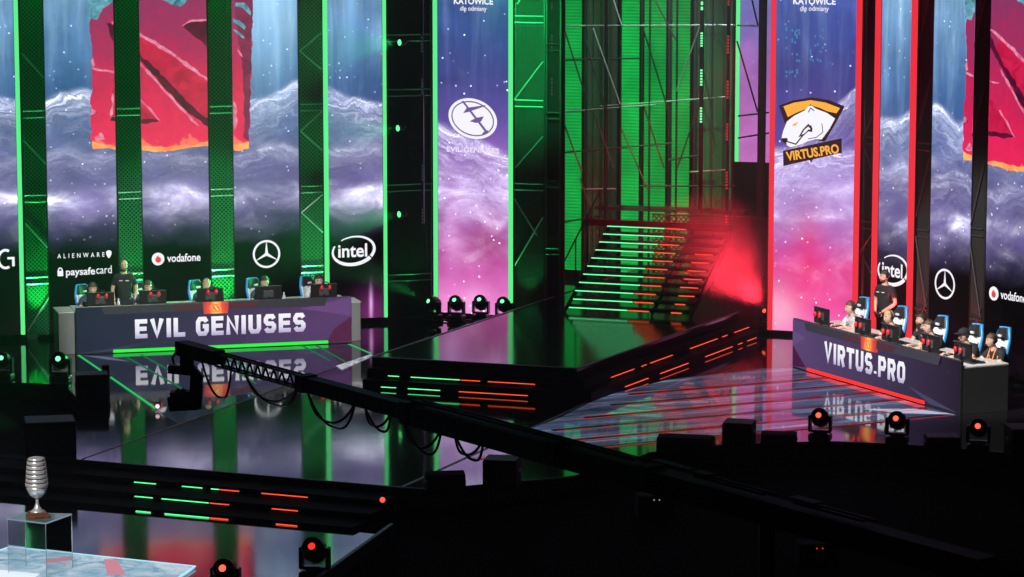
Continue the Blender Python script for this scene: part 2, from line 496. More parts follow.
# ================================================================== LED screens
def content(name, stops, seed, waves, fade=None, cloud=.5, shafts=.0, stars=1.0, gain=1.0, tint=(.84, .84, 1.0, 1), patches=None, wide=1.0, post=()):
    """moving picture shown on an LED screen; u = metres along the wall, v = height in metres"""
    t = NT(name); u, v = t.uv()
    us = t.math('ADD', u, seed * 7.31)
    base = t.ramp(t.math('DIVIDE', v, 9.0), [(p / 9.0, c) for p, c in stops])
    n1 = t.noise(t.vec(us, t.math('MULTIPLY', v, 1.3), seed), .9, 7, .6, .6)
    k = t.math('ADD', t.math('MULTIPLY', t.math('SUBTRACT', n1, .5), cloud * 3.2), 1.0)
    k = t.math('MAXIMUM', k, .12)
    col = t.mix(1.0, base, t.vec(k, k, k), 'MULTIPLY')
    if patches:                                              # large colour fields
        for (u0, v0, ru, rv, c, w) in patches:
            du = t.math('DIVIDE', t.math('SUBTRACT', u, u0), ru); dv = t.math('DIVIDE', t.math('SUBTRACT', v, v0), rv)
            dn = t.math('ADD', t.math('ADD', t.math('MULTIPLY', du, du), t.math('MULTIPLY', dv, dv)), t.math('MULTIPLY', t.math('SUBTRACT', n1, .5), 1.6))
            g = t.math('MULTIPLY', t.math('POWER', 2.718, t.math('MULTIPLY', dn, -1.0)), w)
            col = t.mix(t.math('MINIMUM', g, 1.0), col, c)
    # drifts of glowing dust: crest line c(u), sharp above, trailing below
    fine = t.noise(t.vec(t.math('MULTIPLY', us, 2.2), t.math('MULTIPLY', v, 7.0), seed + 3), 3.2, 8, .72, 1.4)
    fine2 = t.noise(t.vec(us, v, seed + 9), 30.0, 3, .7)
    fine = t.math('ADD', t.math('MULTIPLY', fine, .75), t.math('MULTIPLY', fine2, .35))
    fine = t.math('POWER', t.math('MULTIPLY', fine, 1.62), 4.2)
    for wi, (z0, amp, fr, wu, wd, inten, sl, off) in enumerate(waves):
        cu = t.noise(t.vec(t.math('ADD', us, off)), fr, 2, .5)
        c = t.math('ADD', t.math('ADD', t.math('MULTIPLY', t.math('SUBTRACT', cu, .5), 2 * amp), z0), t.math('MULTIPLY', u, sl))
        d = t.math('SUBTRACT', v, c)
        upp = t.math('DIVIDE', t.math('MAXIMUM', d, 0.0), wu); dn = t.math('DIVIDE', t.math('MAXIMUM', t.math('MULTIPLY', d, -1.0), 0.0), wd)
        g = t.math('POWER', 2.718, t.math('MULTIPLY', t.math('ADD', t.math('MULTIPLY', upp, upp), dn), -1.0))
        if inten < 0:                                        # soft cloud bank
            bl = t.noise(t.vec(t.math('MULTIPLY', us, .55), v, seed + 40 + wi), 1.5, 5, .6, .5)
            g = t.math('MULTIPLY', t.math('MULTIPLY', g, t.math('POWER', t.math('MULTIPLY', bl, 1.72), 6.0)), -inten)
        else:                                                # threads of dust that follow the crest
            warp = t.math('MULTIPLY', t.math('SUBTRACT', n1, .5), 1.1)
            fl = t.noise(t.vec(t.math('MULTIPLY', us, 1.1), t.math('MULTIPLY', t.math('ADD', d, warp), 10.0), seed + 50 + wi), 1.0, 6, .68, .6)
            fl = t.math('POWER', t.math('MULTIPLY', fl, 1.72), 5.0)
            g = t.math('MULTIPLY', t.math('MULTIPLY', g, t.math('ADD', t.math('MULTIPLY', fl, .62), t.math('MULTIPLY', fine, .24))), inten)
        col = t.mix(1.0, col, t.mix(1.0, tint, t.vec(g, g, g), 'MULTIPLY'), 'ADD')
    if shafts:
        sn = t.noise(t.vec(t.math('MULTIPLY', us, 2.4), t.math('MULTIPLY', v, .22), seed + 5), 1.6, 4, .6, .2)
        sn = t.math('MULTIPLY', t.math('POWER', t.math('MULTIPLY', sn, 1.5), 5.0), shafts)
        sh = t.ramp(t.math('DIVIDE', v, 9.0), [(.44, (0, 0, 0, 1)), (.75, (.55, .8, .95, 1))])
        col = t.mix(1.0, col, t.mix(1.0, sh, t.vec(sn, sn, sn), 'MULTIPLY'), 'ADD')
    for sc_, th, am in ((2.6, .05, 1.1), (6.0, .055, .8)):
        dist, cc = t.voro(t.vec(us, v, seed), sc_)
        st = t.math('MULTIPLY', t.math('LESS_THAN', dist, th * sc_ / 2.6), am * stars)
        sp = t.node('ShaderNodeSeparateXYZ'); t.put(sp.inputs[0], cc)
        st = t.math('MULTIPLY', st, t.math('POWER', sp.outputs[0], 2.0))
        col = t.mix(1.0, col, t.mix(1.0, (.8, .85, 1.0, 1), t.vec(st, st, st), 'MULTIPLY'), 'ADD')
    if fade:
        fd_ = t.ramp(t.math('DIVIDE', t.math('ADD', v, t.math('MULTIPLY', t.math('SUBTRACT', n1, .5), .9)), 9.0), [(p / 9.0, (g, g, g, 1)) for p, g in fade])
        col = t.mix(1.0, col, fd_, 'MULTIPLY')
        pw = t.math('MULTIPLY', t.math('POWER', t.math('MULTIPLY', t.noise(t.vec(us, v, seed + 21), 1.3, 4, .6), 1.5), 5.0), .012)
        lowm = t.ramp(t.math('DIVIDE', v, 9.0), [(0, (1, .45, .9, 1)), (.11, (.5, .15, .5, 1)), (.17, (0, 0, 0, 1))])
        col = t.mix(1.0, col, t.mix(1.0, lowm, t.vec(pw, pw, pw), 'MULTIPLY'), 'ADD')
    for (u0, v0, ru, rv, c, w) in post:
        du = t.math('DIVIDE', t.math('SUBTRACT', u, u0), ru); dv = t.math('DIVIDE', t.math('SUBTRACT', v, v0), rv)
        dn = t.math('ADD', t.math('ADD', t.math('MULTIPLY', du, du), t.math('MULTIPLY', dv, dv)), t.math('MULTIPLY', t.math('SUBTRACT', n1, .5), 1.2))
        g = t.math('MULTIPLY', t.math('POWER', 2.718, t.math('MULTIPLY', dn, -1.0)), w)
        col = t.mix(1.0, col, t.mix(1.0, c, t.vec(g, g, g), 'MULTIPLY'), 'ADD')
    return t.emit(col, gain)

sL_ = lambda px: WL.sz(px, 300)[0]
wall_stops = [(0, srgb(14, 13, 20)), (1.6, srgb(12, 12, 18)), (2.3, srgb(70, 60, 108)), (2.9, srgb(98, 86, 142)), (3.7, srgb(82, 78, 132)),
              (4.4, srgb(68, 84, 138)), (5.4, srgb(58, 94, 146)), (6.6, srgb(84, 126, 172)), (9, srgb(140, 185, 212))]
wall_waves = [(5.05, 1.0, .42, .07, .38, 1.15, 0.0, 0.0), (3.85, .5, .6, .08, .3, .4, 0.0, 6.0), (2.95, .12, .6, .20, .32, -.8, 0.0, 9.0), (4.0, .5, .6, .4, .5, -.10, 0.0, 2.0)]
CW = content('led_wall_picture', wall_stops, 1.0, wall_waves, fade=[(0, .0), (1.85, .02), (2.45, .75), (2.75, 1.0)], cloud=.42, shafts=.20, gain=1.0, post=[(sL_(372), .25, .36, .42, srgb(150, 60, 140), .5), (sL_(371), .4, .04, .34, srgb(255, 190, 255), .7), (sL_(268), 7.5, .7, 1.9, srgb(150, 185, 205), .8), (sL_(280), 6.0, .07, .9, srgb(110, 140, 160), .6), (sL_(353), 7.2, .16, 1.3, srgb(110, 150, 180), .7), (sL_(185), 3.0, .5, .32, srgb(150, 130, 170), .7), (sL_(90), 2.85, .6, .35, srgb(120, 100, 150), .6)])
CWR = content('led_wall_picture_right', wall_stops, 6.0, wall_waves, fade=[(0, .0), (1.85, .02), (2.45, .75), (2.75, 1.0)], cloud=.42, shafts=.34, gain=1.05)
ban_stops = [(0, srgb(232, 130, 205)), (.6, srgb(222, 110, 190)), (1.4, srgb(182, 70, 152)), (2.2, srgb(152, 80, 162)), (2.9, srgb(150, 100, 180)), (3.6, srgb(140, 95, 175)),
             (4.4, srgb(98, 80, 160)), (5.4, srgb(66, 70, 140)), (6.4, srgb(52, 76, 140)), (9, srgb(60, 100, 170))]
CB = content('banner_picture_left', ban_stops, 3.0, [(3.95, .25, .6, .10, .6, 1.0, -.42, 0.0), (3.0, .25, .7, .08, .4, .4, -.2, 5.), (2.6, .5, .6, .7, .8, -.5, 0, 3.)], cloud=.34, shafts=.12, stars=2.2,
             patches=[(.40, 1.75, .5, .5, srgb(158, 40, 118), .95), (-.42, 1.7, .2, .9, srgb(214, 130, 205), .6), (.1, .35, .32, .32, srgb(255, 176, 230), .9), (-.5, .3, .3, .35, srgb(250, 150, 220), .6)])
ban2 = [(0, srgb(240, 110, 185)), (.8, srgb(236, 70, 150)), (1.5, srgb(225, 60, 145)), (2.1, srgb(186, 90, 175)), (2.7, srgb(168, 120, 190)), (3.3, srgb(150, 110, 190)),
        (4.2, srgb(92, 70, 150)), (5.4, srgb(64, 60, 135)), (6.4, srgb(60, 74, 150)), (9, srgb(80, 110, 190))]
CB2 = content('banner_picture_right', ban2, 5.0, [(3.55, .15, .6, .10, .4, 1.1, .05, 0.0), (-3.4, .2, .7, .06, .5, .8, 1.0, 5.), (2.6, .5, .6, .7, .8, -.4, 0, 3.)], cloud=.26, shafts=.15, stars=1.2,
              patches=[(7.1, .5, .5, .5, srgb(255, 190, 215), .75), (7.75, 1.6, .35, .9, srgb(235, 40, 110), .6)])
CASE = pmat('screen_casing', (.008, .008, .009, 1), .5)

def arcpts(cx, cz, rx, rz_, a0, a1, n=40, tilt=0.0):
    out = []
    for i in range(n + 1):
        a = R(a0 + (a1 - a0) * i / n); x, z = rx * math.cos(a), rz_ * math.sin(a)
        out.append((cx + x * math.cos(tilt) - z * math.sin(tilt), cz + x * math.sin(tilt) + z * math.cos(tilt)))
    return out
class Art:
    """flat lit graphic on a screen: pieces in the screen's own xz plane"""
    def __init__(self, y=-.006): self.b = MB(); self.y = y
    def poly(self, pts, mi=0, y=None):
        self.b.mi = mi; y = self.y if y is None else y
        n = len(pts)
        self.b.add([(p[0], y, p[1]) for p in pts], [list(range(n))]); return self
    def band(self, outer, inner, mi=0, y=None):
        self.b.mi = mi; y = self.y if y is None else y
        n = len(outer)
        self.b.add([(p[0], y, p[1]) for p in outer] + [(p[0], y, p[1]) for p in inner], [[i, i + 1, n + i + 1, n + i] for i in range(n - 1)]); return self
    def stroke(self, pts, w, mi=0, y=None, closed=False, ws=None):
        n = len(pts); L = []; Rr = []
        for i in range(n):
            p = Vector(pts[i]); a = Vector(pts[i - 1]) if (i > 0 or closed) else None; c = Vector(pts[(i + 1) % n]) if (i < n - 1 or closed) else None
            d0 = (p - a).normalized() if a is not None else None; d1 = (c - p).normalized() if c is not None else None
            if d0 is None: d0 = d1
            if d1 is None: d1 = d0
            n0 = Vector((-d0.y, d0.x)); n1 = Vector((-d1.y, d1.x)); m = n0 + n1
            m = m / max(m.dot(n0), .35) if m.length > 1e-6 else n0
            h = (ws[i] if ws else w) / 2
            L.append((p + m * h)[:]); Rr.append((p - m * h)[:])
        if closed: L.append(L[0]); Rr.append(Rr[0])
        return self.band(L, Rr, mi, y)
    def disc(self, cx, cz, r, rz_=None, mi=0, y=None, n=32, tilt=0):
        return self.poly(arcpts(cx, cz, r, rz_ or r, 0, 360, n, tilt)[:-1], mi, y)
    def build(self, name, mats, parent):
        return self.b.build(name, mats, parent)

def text_mesh(s, size, bold=0.0, sx=1.0, spacing=1.0, shear=0.0):
    cu = bpy.data.curves.new('lettering_curve', 'FONT'); cu.body = s; cu.size = size; cu.offset = bold; cu.space_character = spacing; cu.shear = shear
    cu.align_x = 'CENTER'; cu.align_y = 'CENTER'; cu.resolution_u = 4
    o = bpy.data.objects.new('lettering_curve', cu); COL.objects.link(o)
    dg = bpy.context.evaluated_depsgraph_get(); me = o.evaluated_get(dg).to_mesh()
    vs = [(v.co.x * sx, v.co.y) for v in me.vertices]; fs = [list(p.vertices) for p in me.polygons]
    o.evaluated_get(dg).to_mesh_clear(); bpy.data.objects.remove(o); bpy.data.curves.remove(cu)
    return vs, fs
def art_text(s, cx, cz, width, height, bold=0.0, spacing=1.0, y=-.006, shear=0.0, tilt=0.0, art=None, mi=0):
    """text fitted into width x height"""
    vs, fs = text_mesh(s, 1.0, bold, 1.0, spacing, shear)
    x0, x1 = min(v[0] for v in vs), max(v[0] for v in vs); z0, z1 = min(v[1] for v in vs), max(v[1] for v in vs)
    a = art or Art(y); a.b.mi = mi
    out = []
    for v in vs:
        x, z = (v[0] - (x0 + x1) / 2) * width / (x1 - x0), (v[1] - (z0 + z1) / 2) * height / (z1 - z0)
        out.append((cx + x * math.cos(tilt) - z * math.sin(tilt), a.y if y is None else y, cz + x * math.sin(tilt) + z * math.cos(tilt)))
    a.b.add(out, fs); return a

def screen(plane, s0, s1, z0, z1, mat, label, group=None, uv0=0.0, depth=.14):
    sc = (s0 + s1) / 2; w = s1 - s0
    t = thing('led_screen', label, 'screen', plane.P(sc, 0, z0), plane.rz, group)
    b = MB(); b.box((0, depth / 2 + .004, (z1 - z0) / 2), (w, depth, z1 - z0), bev=.01); b.build('casing', CASE, t)
    b = MB(); b.add([(-w / 2, 0, 0), (w / 2, 0, 0), (w / 2, 0, z1 - z0), (-w / 2, 0, z1 - z0)], [[0, 1, 2, 3]])
    p = b.build('display', mat, t)
    uvmap(p, lambda c: (c.x + sc + uv0, c.z + z0))
    return t, sc, z0
def edge_light(t, x, h, mat, w=.085, z0=0.0):
    b = MB(); b.box((x, -.03, z0 + (h - z0) / 2), (w, .05, h - z0), bev=.012); return b.build('edge_light', mat, t)

ZT = 9.2; ZB = .12
def sL(px, py=160): return WL.sz(px, py)[0]
def sC(px, py=160): return WC.sz(px, py)[0]
def sR(px, py=160): return WR.sz(px, py)[0]
SG = 'tall LED screens of the left wall'
scr = {}
for key, a, c, lab in (('p0', -60, 16.5, 'tall LED screen cut by the left picture edge, white angular emblem near its foot'),
                       ('p1', 46.8, 115.8, 'tall LED screen with left part of red block, white lettering and padlock low down'),
                       ('p2', 141.8, 208.3, 'tall LED screen with middle of red block, white disc with red drop low down'),
                       ('p3', 233.6, 298.6, 'tall LED screen on left wall with thin three-pointed star ring low down'),
                       ('p4', 328, 382.6, 'tall narrow LED screen between two green edge lights, white oval swoosh low down')):
    scr[key] = screen(WL, sL(a), sL(c), ZB, ZT, CW, lab, 'LED screens of the left wall')
def led_tall(t, w, h, mat, sides):
    for sd in sides: edge_light(t, sd * (w / 2 + .045), h, mat)
def width(pl, f, a, c): return f(c) - f(a)
edge_light(scr['p0'][0], (sL(16.5) - sL(-60)) / 2 + .05, ZT - ZB, LED_G, .09)
w4 = sL(382.6) - sL(328)
edge_light(scr['p4'][0], -w4 / 2 - .05, ZT - ZB, LED_G, .10); edge_light(scr['p4'][0], w4 / 2 + .045, ZT - ZB, LED_G, .08)
ban = screen(WC, sC(438), sC(509), .10, ZT, CB, 'tall LED banner with white oval emblem, green edge lights, four lamps before it', 'team banners')
wb = sC(509) - sC(438)
edge_light(ban[0], -wb / 2 - .05, ZT - .1, LED_G, .10); edge_light(ban[0], wb / 2 + .05, ZT - .1, LED_G, .10)
ban2_ = screen(WC, sC(774.5), sC(855), .10, ZT, CB2, 'tall LED banner with animal-head shield emblem and red edge lights', 'team banners')
wb2 = sC(855) - sC(774.5)
edge_light(ban2_[0], -wb2 / 2 - .05, ZT - .1, LED_R, .11); edge_light(ban2_[0], wb2 / 2 + .055, ZT - .1, LED_R, .12)
for key, a, c, lab in (('r1', 879.6, 910.6, 'narrow LED screen between red edge lights, white oval swoosh behind the standing man'),
                       ('r2', 931.5, 972, 'LED screen of the right wall with three-pointed star ring above the players'),
                       ('r3', 988, 1034, 'LED screen at the right picture edge with red block and white disc')):
    scr[key] = screen(WR, sR(a), sR(c), ZB, ZT, CWR, lab, 'LED screens of the right wall', uv0=0)
wr1 = sR(910.6) - sR(879.6)
edge_light(scr['r1'][0], -wr1 / 2 - .08, ZT - ZB, LED_R, .15); edge_light(scr['r1'][0], wr1 / 2 + .08, ZT - ZB, LED_R, .16)

# ------------------------------------------------------------------ the red block picture, cut by the screens
def emis_noise(name, c0, c1, sc=3.0, c2=None):
    t = NT(name); tc = t.node('ShaderNodeTexCoord')
    n = t.noise(tc.outputs['Object'], sc, 8, .65, .8)
    st = [(.32, c0), (.68, c1)] + ([(.8, c2)] if c2 else [])
    return t.emit(t.ramp(n, st), 1.0)
def emis_block(name):
    t = NT(name); tc = t.node('ShaderNodeTexCoord'); s = t.node('ShaderNodeSeparateXYZ'); t.link(tc.outputs['Object'], s.inputs[0])
    n = t.noise(tc.outputs['Object'], 1.7, 9, .68, 1.0)
    f = t.math('ADD', t.math('DIVIDE', t.math('SUBTRACT', s.outputs[2], 3.8), 3.6), t.math('MULTIPLY', t.math('SUBTRACT', n, .5), .8))
    return t.emit(t.ramp(f, [(.0, srgb(255, 120, 100)), (.05, srgb(238, 40, 92)), (.35, srgb(212, 34, 84)), (.65, srgb(172, 42, 92)), (.95, srgb(140, 52, 98))]), 1.0)
DM = [emis_block('block_red'), emis_noise('block_deep', srgb(168, 16, 58), srgb(220, 36, 84)), emis_noise('block_shadow', srgb(58, 14, 40), srgb(110, 20, 56)),
      emis_noise('block_edge', srgb(206, 60, 110), srgb(246, 172, 196), 6), emis_noise('block_amber', srgb(250, 120, 70), srgb(255, 190, 110)),
      emis_noise('block_ice', srgb(24, 96, 110), srgb(130, 190, 210), 5), emis_noise('block_side', srgb(96, 26, 66), srgb(150, 40, 86))]
K = 3.395
def dp(pts): return [sLz(p[0] / K, p[1] / K) for p in pts]
def sLz(px, py):
    s, z = WL.sz(px, py); return (s, z)
x2 = lambda X: 200 * K + X   # second crop
DOTA = [  # (material, layer, outline in enlarged picture coordinates)
    (0, 0, [(300, -140), (860, -140), (857, 60), (852, 200), (848, 400), (845, 500), (800, 506), (700, 490), (560, 510), (400, 500), (312, 500), (308, 380), (314, 230), (308, 120)]),
    (4, 1, [(312, 478), (330, 486), (420, 500), (480, 494), (560, 500), (640, 494), (700, 482), (800, 492), (845, 480), (845, 506), (800, 512), (700, 496), (560, 516), (400, 506), (314, 506)]),
    (6, 1, [(800, -140), (860, -140), (857, 60), (852, 200), (848, 400), (845, 480), (826, 470), (830, 330), (816, 180), (800, 60)]),
    (1, 1, [(470, 105), (705, 275), (735, 300), (735, 430), (705, 425), (640, 385), (560, 290), (474, 200), (440, 150)]),
    (2, 2, [(400, 120), (478, 205), (560, 300), (640, 385), (705, 428), (735, 436), (735, 405), (690, 395), (640, 350), (560, 262), (478, 186), (420, 110)]),
    (3, 3, [(380, 70), (440, 90), (520, 132), (610, 190), (705, 262), (735, 290), (735, 302), (700, 275), (600, 206), (510, 146), (430, 102), (378, 82)]),
    (3, 3, [(474, 206), (540, 275), (600, 345), (680, 428), (668, 430), (590, 352), (530, 285), (470, 214)]),
    (2, 2, [(618, 88), (650, 70), (720, 72), (760, 110), (745, 175), (705, 160), (660, 125)]),
    (3, 3, [(616, 84), (640, 66), (700, 62), (765, 72), (765, 82), (700, 72), (650, 76), (622, 92)]),
    (1, 2, [(382, 300), (440, 310), (540, 408), (500, 416), (380, 400)]),
    (2, 3, [(380, 396), (440, 404), (500, 402), (544, 408), (500, 420), (430, 418), (372, 408)]),
    (3, 3, [(478, 332), (510, 362), (548, 410), (538, 412), (500, 368), (470, 338)]),
    (3, 3, [(372, 392), (380, 320), (388, 318), (382, 396)]),
    (2, 2, [(362, 78), (386, 78), (390, 150), (372, 112)]),
    (3, 3, [(314, 228), (350, 232), (400, 244), (470, 250), (470, 256), (390, 252), (316, 238)]),
    (3, 3, [(306, 200), (312, 190), (326, 230), (316, 232)]), (3, 3, [(310, 360), (326, 372), (324, 388), (308, 400)]),
    (3, 3, [(318, 470), (336, 440), (360, 480), (340, 478)]), (2, 2, [(310, 370), (330, 384), (312, 396)]),
    (3, 3, [(790, 330), (800, 318), (806, 420), (794, 470), (788, 400)]),
    (5, 3, [(296, -140), (420, -140), (400, -10), (372, 14), (350, 30), (330, 66), (300, 62)]),
    (5, 3, [(500, -140), (660, -140), (650, -8), (610, 24), (570, 8), (520, -10)]),
    (5, 3, [(800, 8), (830, 10), (852, 40), (850, 52), (824, 26), (800, 20)]), (5, 3, [(790, 62), (812, 70), (834, 92), (830, 100), (806, 84), (790, 74)]),
    (5, 3, [(790, 98), (816, 112), (830, 128), (824, 132), (800, 112)]), (3, 3, [(800, 160), (816, 172), (826, 200), (816, 190)]),
]
def roughen(pts, amp, step=14, thin=1.0):
    rr = random.Random(int(pts[0][0] * 3 + pts[0][1])); out = []
    if thin < 1:                                             # slimmer ridge: pull the second half of the outline towards the first
        n = len(pts); pts = [(x + (pts[n - 1 - i][0] - x) * (1 - thin) / 2, y + (pts[n - 1 - i][1] - y) * (1 - thin) / 2) for i, (x, y) in enumerate(pts)]
    for i, a in enumerate(pts):
        c = pts[(i + 1) % len(pts)]; L = math.hypot(c[0] - a[0], c[1] - a[1]); n = max(1, int(L / step))
        for k in range(n):
            j = amp if k else amp * .4
            out.append((a[0] + (c[0] - a[0]) * k / n + rr.uniform(-j, j), a[1] + (c[1] - a[1]) * k / n + rr.uniform(-j, j)))
    return out
def clip(poly, lo, hi):
    def half(ps, f, edge):
        out = []
        for i in range(len(ps)):
            a, c = ps[i], ps[(i + 1) % len(ps)]
            fa, fc = f(a), f(c)
            if fa: out.append(a)
            if fa != fc:
                k = (edge - a[0]) / (c[0] - a[0]); out.append((edge, a[1] + (c[1] - a[1]) * k))
        return out
    p = half(poly, lambda q: q[0] >= lo, lo)
    return half(p, lambda q: q[0] <= hi, hi) if p else p
def block_on(screen_rec, s0, s1, sshift=0.0, zshift=0.0):
    t, sc, z0 = screen_rec
    a = Art()
    got = False
    for mi, ly, pts in DOTA:
        q = clip([(s + sshift, z + zshift) for s, z in dp(roughen(pts, 3.2 if mi != 0 else 4.5, thin=.62 if mi == 3 else 1))], s0, s1)
        if len(q) >= 3:
            q = [(s - sc, min(z, ZT) - z0) for s, z in q]
            a.poly(q, mi, -.004 - .0025 * ly); got = True
    if got: a.build('red_block_graphic', DM, t)
for key, x0, x1 in (('p1', 46.8, 115.8), ('p2', 141.8, 208.3), ('p3', 233.6, 298.6)):
    block_on(scr[key], sL(x0), sL(x1))
sh = sR(964) - sLz(92, 100)[0]
zsh = WR.sz(964.5, 160)[1] - sLz(92, 149)[1]
for key, x0, x1 in (('r2', 931.5, 972), ('r3', 988, 1034)):
    block_on(scr[key], sR(x0), sR(x1), sh, zsh)

# ------------------------------------------------------------------ emblems and lettering
def onL(key, px, py):
    t, sc, z0 = scr[key]; s, z = (WL if key[0] == 'p' else WR).sz(px, py); return s - sc, z - z0
MPX = 1 / 46.5    # metres per picture pixel at the left wall (across)
RED_E = emat('screen_red', srgb(226, 70, 62), 1.0)
def star_ring(key, cx, cz, r):
    a = Art(); a.stroke(arcpts(cx, cz, r, r, 0, 360, 48)[:-1], r * .16, closed=True)
    for ang in (90, 210, 330):
        d = (math.cos(R(ang)), math.sin(R(ang))); p = (-d[1], d[0]); w = r * .12
        a.poly([(cx + p[0] * w, cz + p[1] * w), (cx - p[0] * w, cz - p[1] * w), (cx + d[0] * r * .93 - p[0] * r * .02, cz + d[1] * r * .93 - p[1] * r * .02), (cx + d[0] * r * .93 + p[0] * r * .02, cz + d[1] * r * .93 + p[1] * r * .02)])
    a.disc(cx, cz, r * .12)
    a.build('star_ring_emblem', WHITE_E, scr[key][0])
def swoosh(key, cx, cz, k=1.0):
    a = Art(); t = .13
    rx, rz_ = .475 * k, .305 * k
    def arm(a0, a1, w0, wm, w1):
        n = 40; o = arcpts(cx, cz, rx, rz_, a0, a1, n, t); ws = [w0 + (wm - w0) * (i / (n / 2)) if i <= n / 2 else wm + (w1 - wm) * ((i - n / 2) / (n / 2)) for i in range(n + 1)]
        a.stroke(o, .05, ws=ws)
    arm(122, -38, .02, .05, .07); arm(148, 318, .035, .07, .085)
    art_text('intel', cx - .02 * k, cz + .0 * k, .66 * k, .30 * k, bold=.02, art=a)
    a.build('oval_swoosh_emblem', WHITE_E, scr[key][0])
star_ring('p3', *onL('p3', 266.5, 254), 13.2 * MPX)
swoosh('p4', *onL('p4', 353.5, 250.5))
hgt = lambda z: z
star_ring('r2', *onL('r2', 945, 284), 13.2 * MPX)
cx, cz = onL('r1', 895.5, 270.5); swoosh('r1', 0.0, cz, .98)
def drop_disc(key, cx, cz, with_text=True):
    a = Art(); r = 6.4 * MPX
    a.disc(cx, cz, r)
    a.disc(cx + r * .02, cz - r * .12, r * .46, mi=1, y=-.010)
    a.poly([(cx - r * .42, cz + r * .05), (cx - r * .2, cz + r * .42), (cx + r * .18, cz + r * .62), (cx + r * .05, cz + r * .38), (cx + r * .35, cz + r * .12)], 1, -.011)
    a.build('drop_disc_emblem', [WHITE_E, RED_E], scr[key][0])
    if with_text:
        art_text('vodafone', cx + r + .06 + 17 * MPX, cz + .01, 34 * MPX, 8.2 * MPX, bold=.018).build('lettering', WHITE_E, scr[key][0])
drop_disc('p2', *onL('p2', 158, 259)); drop_disc('r3', *onL('r3', 994, 293.5))
cx, cz = onL('p1', 81, 255.3)
art_text('ALIENWARE', cx, cz, 47 * MPX, 4.6 * MPX, bold=.012, spacing=1.9).build('lettering', WHITE_E, scr['p1'][0])
cx, cz = onL('p1', 108.8, 254)
a = Art(); a.poly([(cx + x * .062, cz + z * .085) for x, z in ((-1, .3), (-.75, .8), (0, 1), (.75, .8), (1, .3), (.75, -.35), (.2, -1), (-.2, -1), (-.75, -.35))]); a.build('alien_head_emblem', WHITE_E, scr['p1'][0])
cx, cz = onL('p1', 60.3, 272.2); a = Art()
a.poly([(cx - .06, cz - .085), (cx + .06, cz - .085), (cx + .06, cz + .03), (cx - .06, cz + .03)]); a.stroke(arcpts(cx, cz + .03, .042, .06, 0, 180, 14), .026); a.build('padlock_emblem', WHITE_E, scr['p1'][0])
cx, cz = onL('p1', 80.5, 272.2); art_text('paysafe', cx, cz - .005, 29 * MPX, 9.6 * MPX, bold=.018).build('lettering', WHITE_E, scr['p1'][0])
cx, cz = onL('p1', 103, 270.5); art_text('card', cx + .02, cz + .02, 15.5 * MPX, 8 * MPX, bold=.0).build('lettering', WHITE_E, scr['p1'][0])
cx, cz = onL('p0', 6.5, 259); a = Art(); u_ = .0265
a.stroke(arcpts(cx - .02, cz, .15, .19, 60, 300, 20), .055); a.poly([(cx + .02, cz + .04), (cx + .17, cz + .04), (cx + .17, cz - .16), (cx + .115, cz - .16), (cx + .115, cz - .01), (cx + .02, cz - .01)]); a.build('angular_emblem', WHITE_E, scr['p0'][0])

# left banner: oval emblem
def onC(rec, px, py):
    s, z = WC.sz(px, py); return s - rec[1], z - rec[2]
def cpx(rec, x0, y0, k, pts): return [onC(rec, x0 + X / k, y0 + Y / k) for X, Y in pts]
VIO = emat('screen_violet', srgb(112, 88, 150), 1.0)
kk = 577 / 80
cx, cz = onC(ban, 472.8, 118.6)
a = Art(); a.disc(cx, cz, .585, .44, 0, -.006, 48, -.26)
a.stroke(arcpts(cx, cz, .50, .365, 0, 360, 48, -.26)[:-1], .028, 1, -.009, closed=True)
for pts in ([(155, 150), (172, 150), (345, 372), (330, 380)], [(168, 238), (195, 200), (330, 180), (322, 190), (228, 222), (200, 232)], [(215, 298), (262, 272), (318, 262), (296, 300), (262, 310)], [(318, 372), (352, 360), (340, 384), (300, 396)]):
    a.poly(cpx(ban, 440, 80, kk, pts), 1, -.011)
a.build('oval_emblem', [WHITE_E, VIO], ban[0])
cx, cz = onC(ban, 473, 150); art_text('EVIL GENIUSES', cx, cz, 58 * MPX, 5.4 * MPX, bold=.03).build('lettering', emat('screen_pale', srgb(238, 226, 250), 1.0), ban[0])
for rec, x in ((ban, 473.5), (ban2_, 814.5)):
    cx, cz = onC(rec, x, 1.2); art_text('KATOWICE', cx, cz, 43 * MPX, 6.6 * MPX, bold=.03).build('lettering', WHITE_E, rec[0])
    cx, cz = onC(rec, x, 9.2); a = art_text('dle odmiany', cx, cz, 29 * MPX, 6.4 * MPX, bold=.008); hx = cx - 29 * MPX * .345; a.poly([(hx, cz - .03), (hx + .02, cz - .03), (hx + .012, cz - .055), (hx + .03, cz - .06), (hx + .02, cz - .072), (hx - .006, cz - .06)]); a.build('lettering', WHITE_E, rec[0])
# right banner: shield with white animal head
kk = 577 / 100
INK = emat('screen_ink', srgb(48, 26, 36), 1.0); AMB = emat('screen_amber', srgb(255, 176, 62), 1.0)
P = lambda pts: cpx(ban2_, 770, 80, kk, pts)
a = Art()
a.poly(P([(52, 148), (130, 118), (240, 100), (340, 115), (432, 152), (372, 262), (318, 355), (250, 345), (180, 360), (110, 320)]), 1, -.006)
a.poly(P([(78, 152), (140, 130), (235, 116), (320, 130), (405, 162), (384, 192), (330, 180), (285, 160), (255, 152), (235, 140), (205, 168), (150, 190), (104, 214)]), 2, -.008)
a.poly(P([(66, 340), (76, 296), (98, 240), (140, 206), (200, 176), (222, 152), (240, 146), (262, 164), (330, 190), (376, 222), (345, 280), (300, 342), (262, 342), (220, 352), (175, 372), (120, 388), (98, 376), (96, 356)]), 0, -.010)
a.stroke(P([(100, 355), (150, 370), (190, 320), (216, 290), (240, 262)]), .028, 1, -.012)
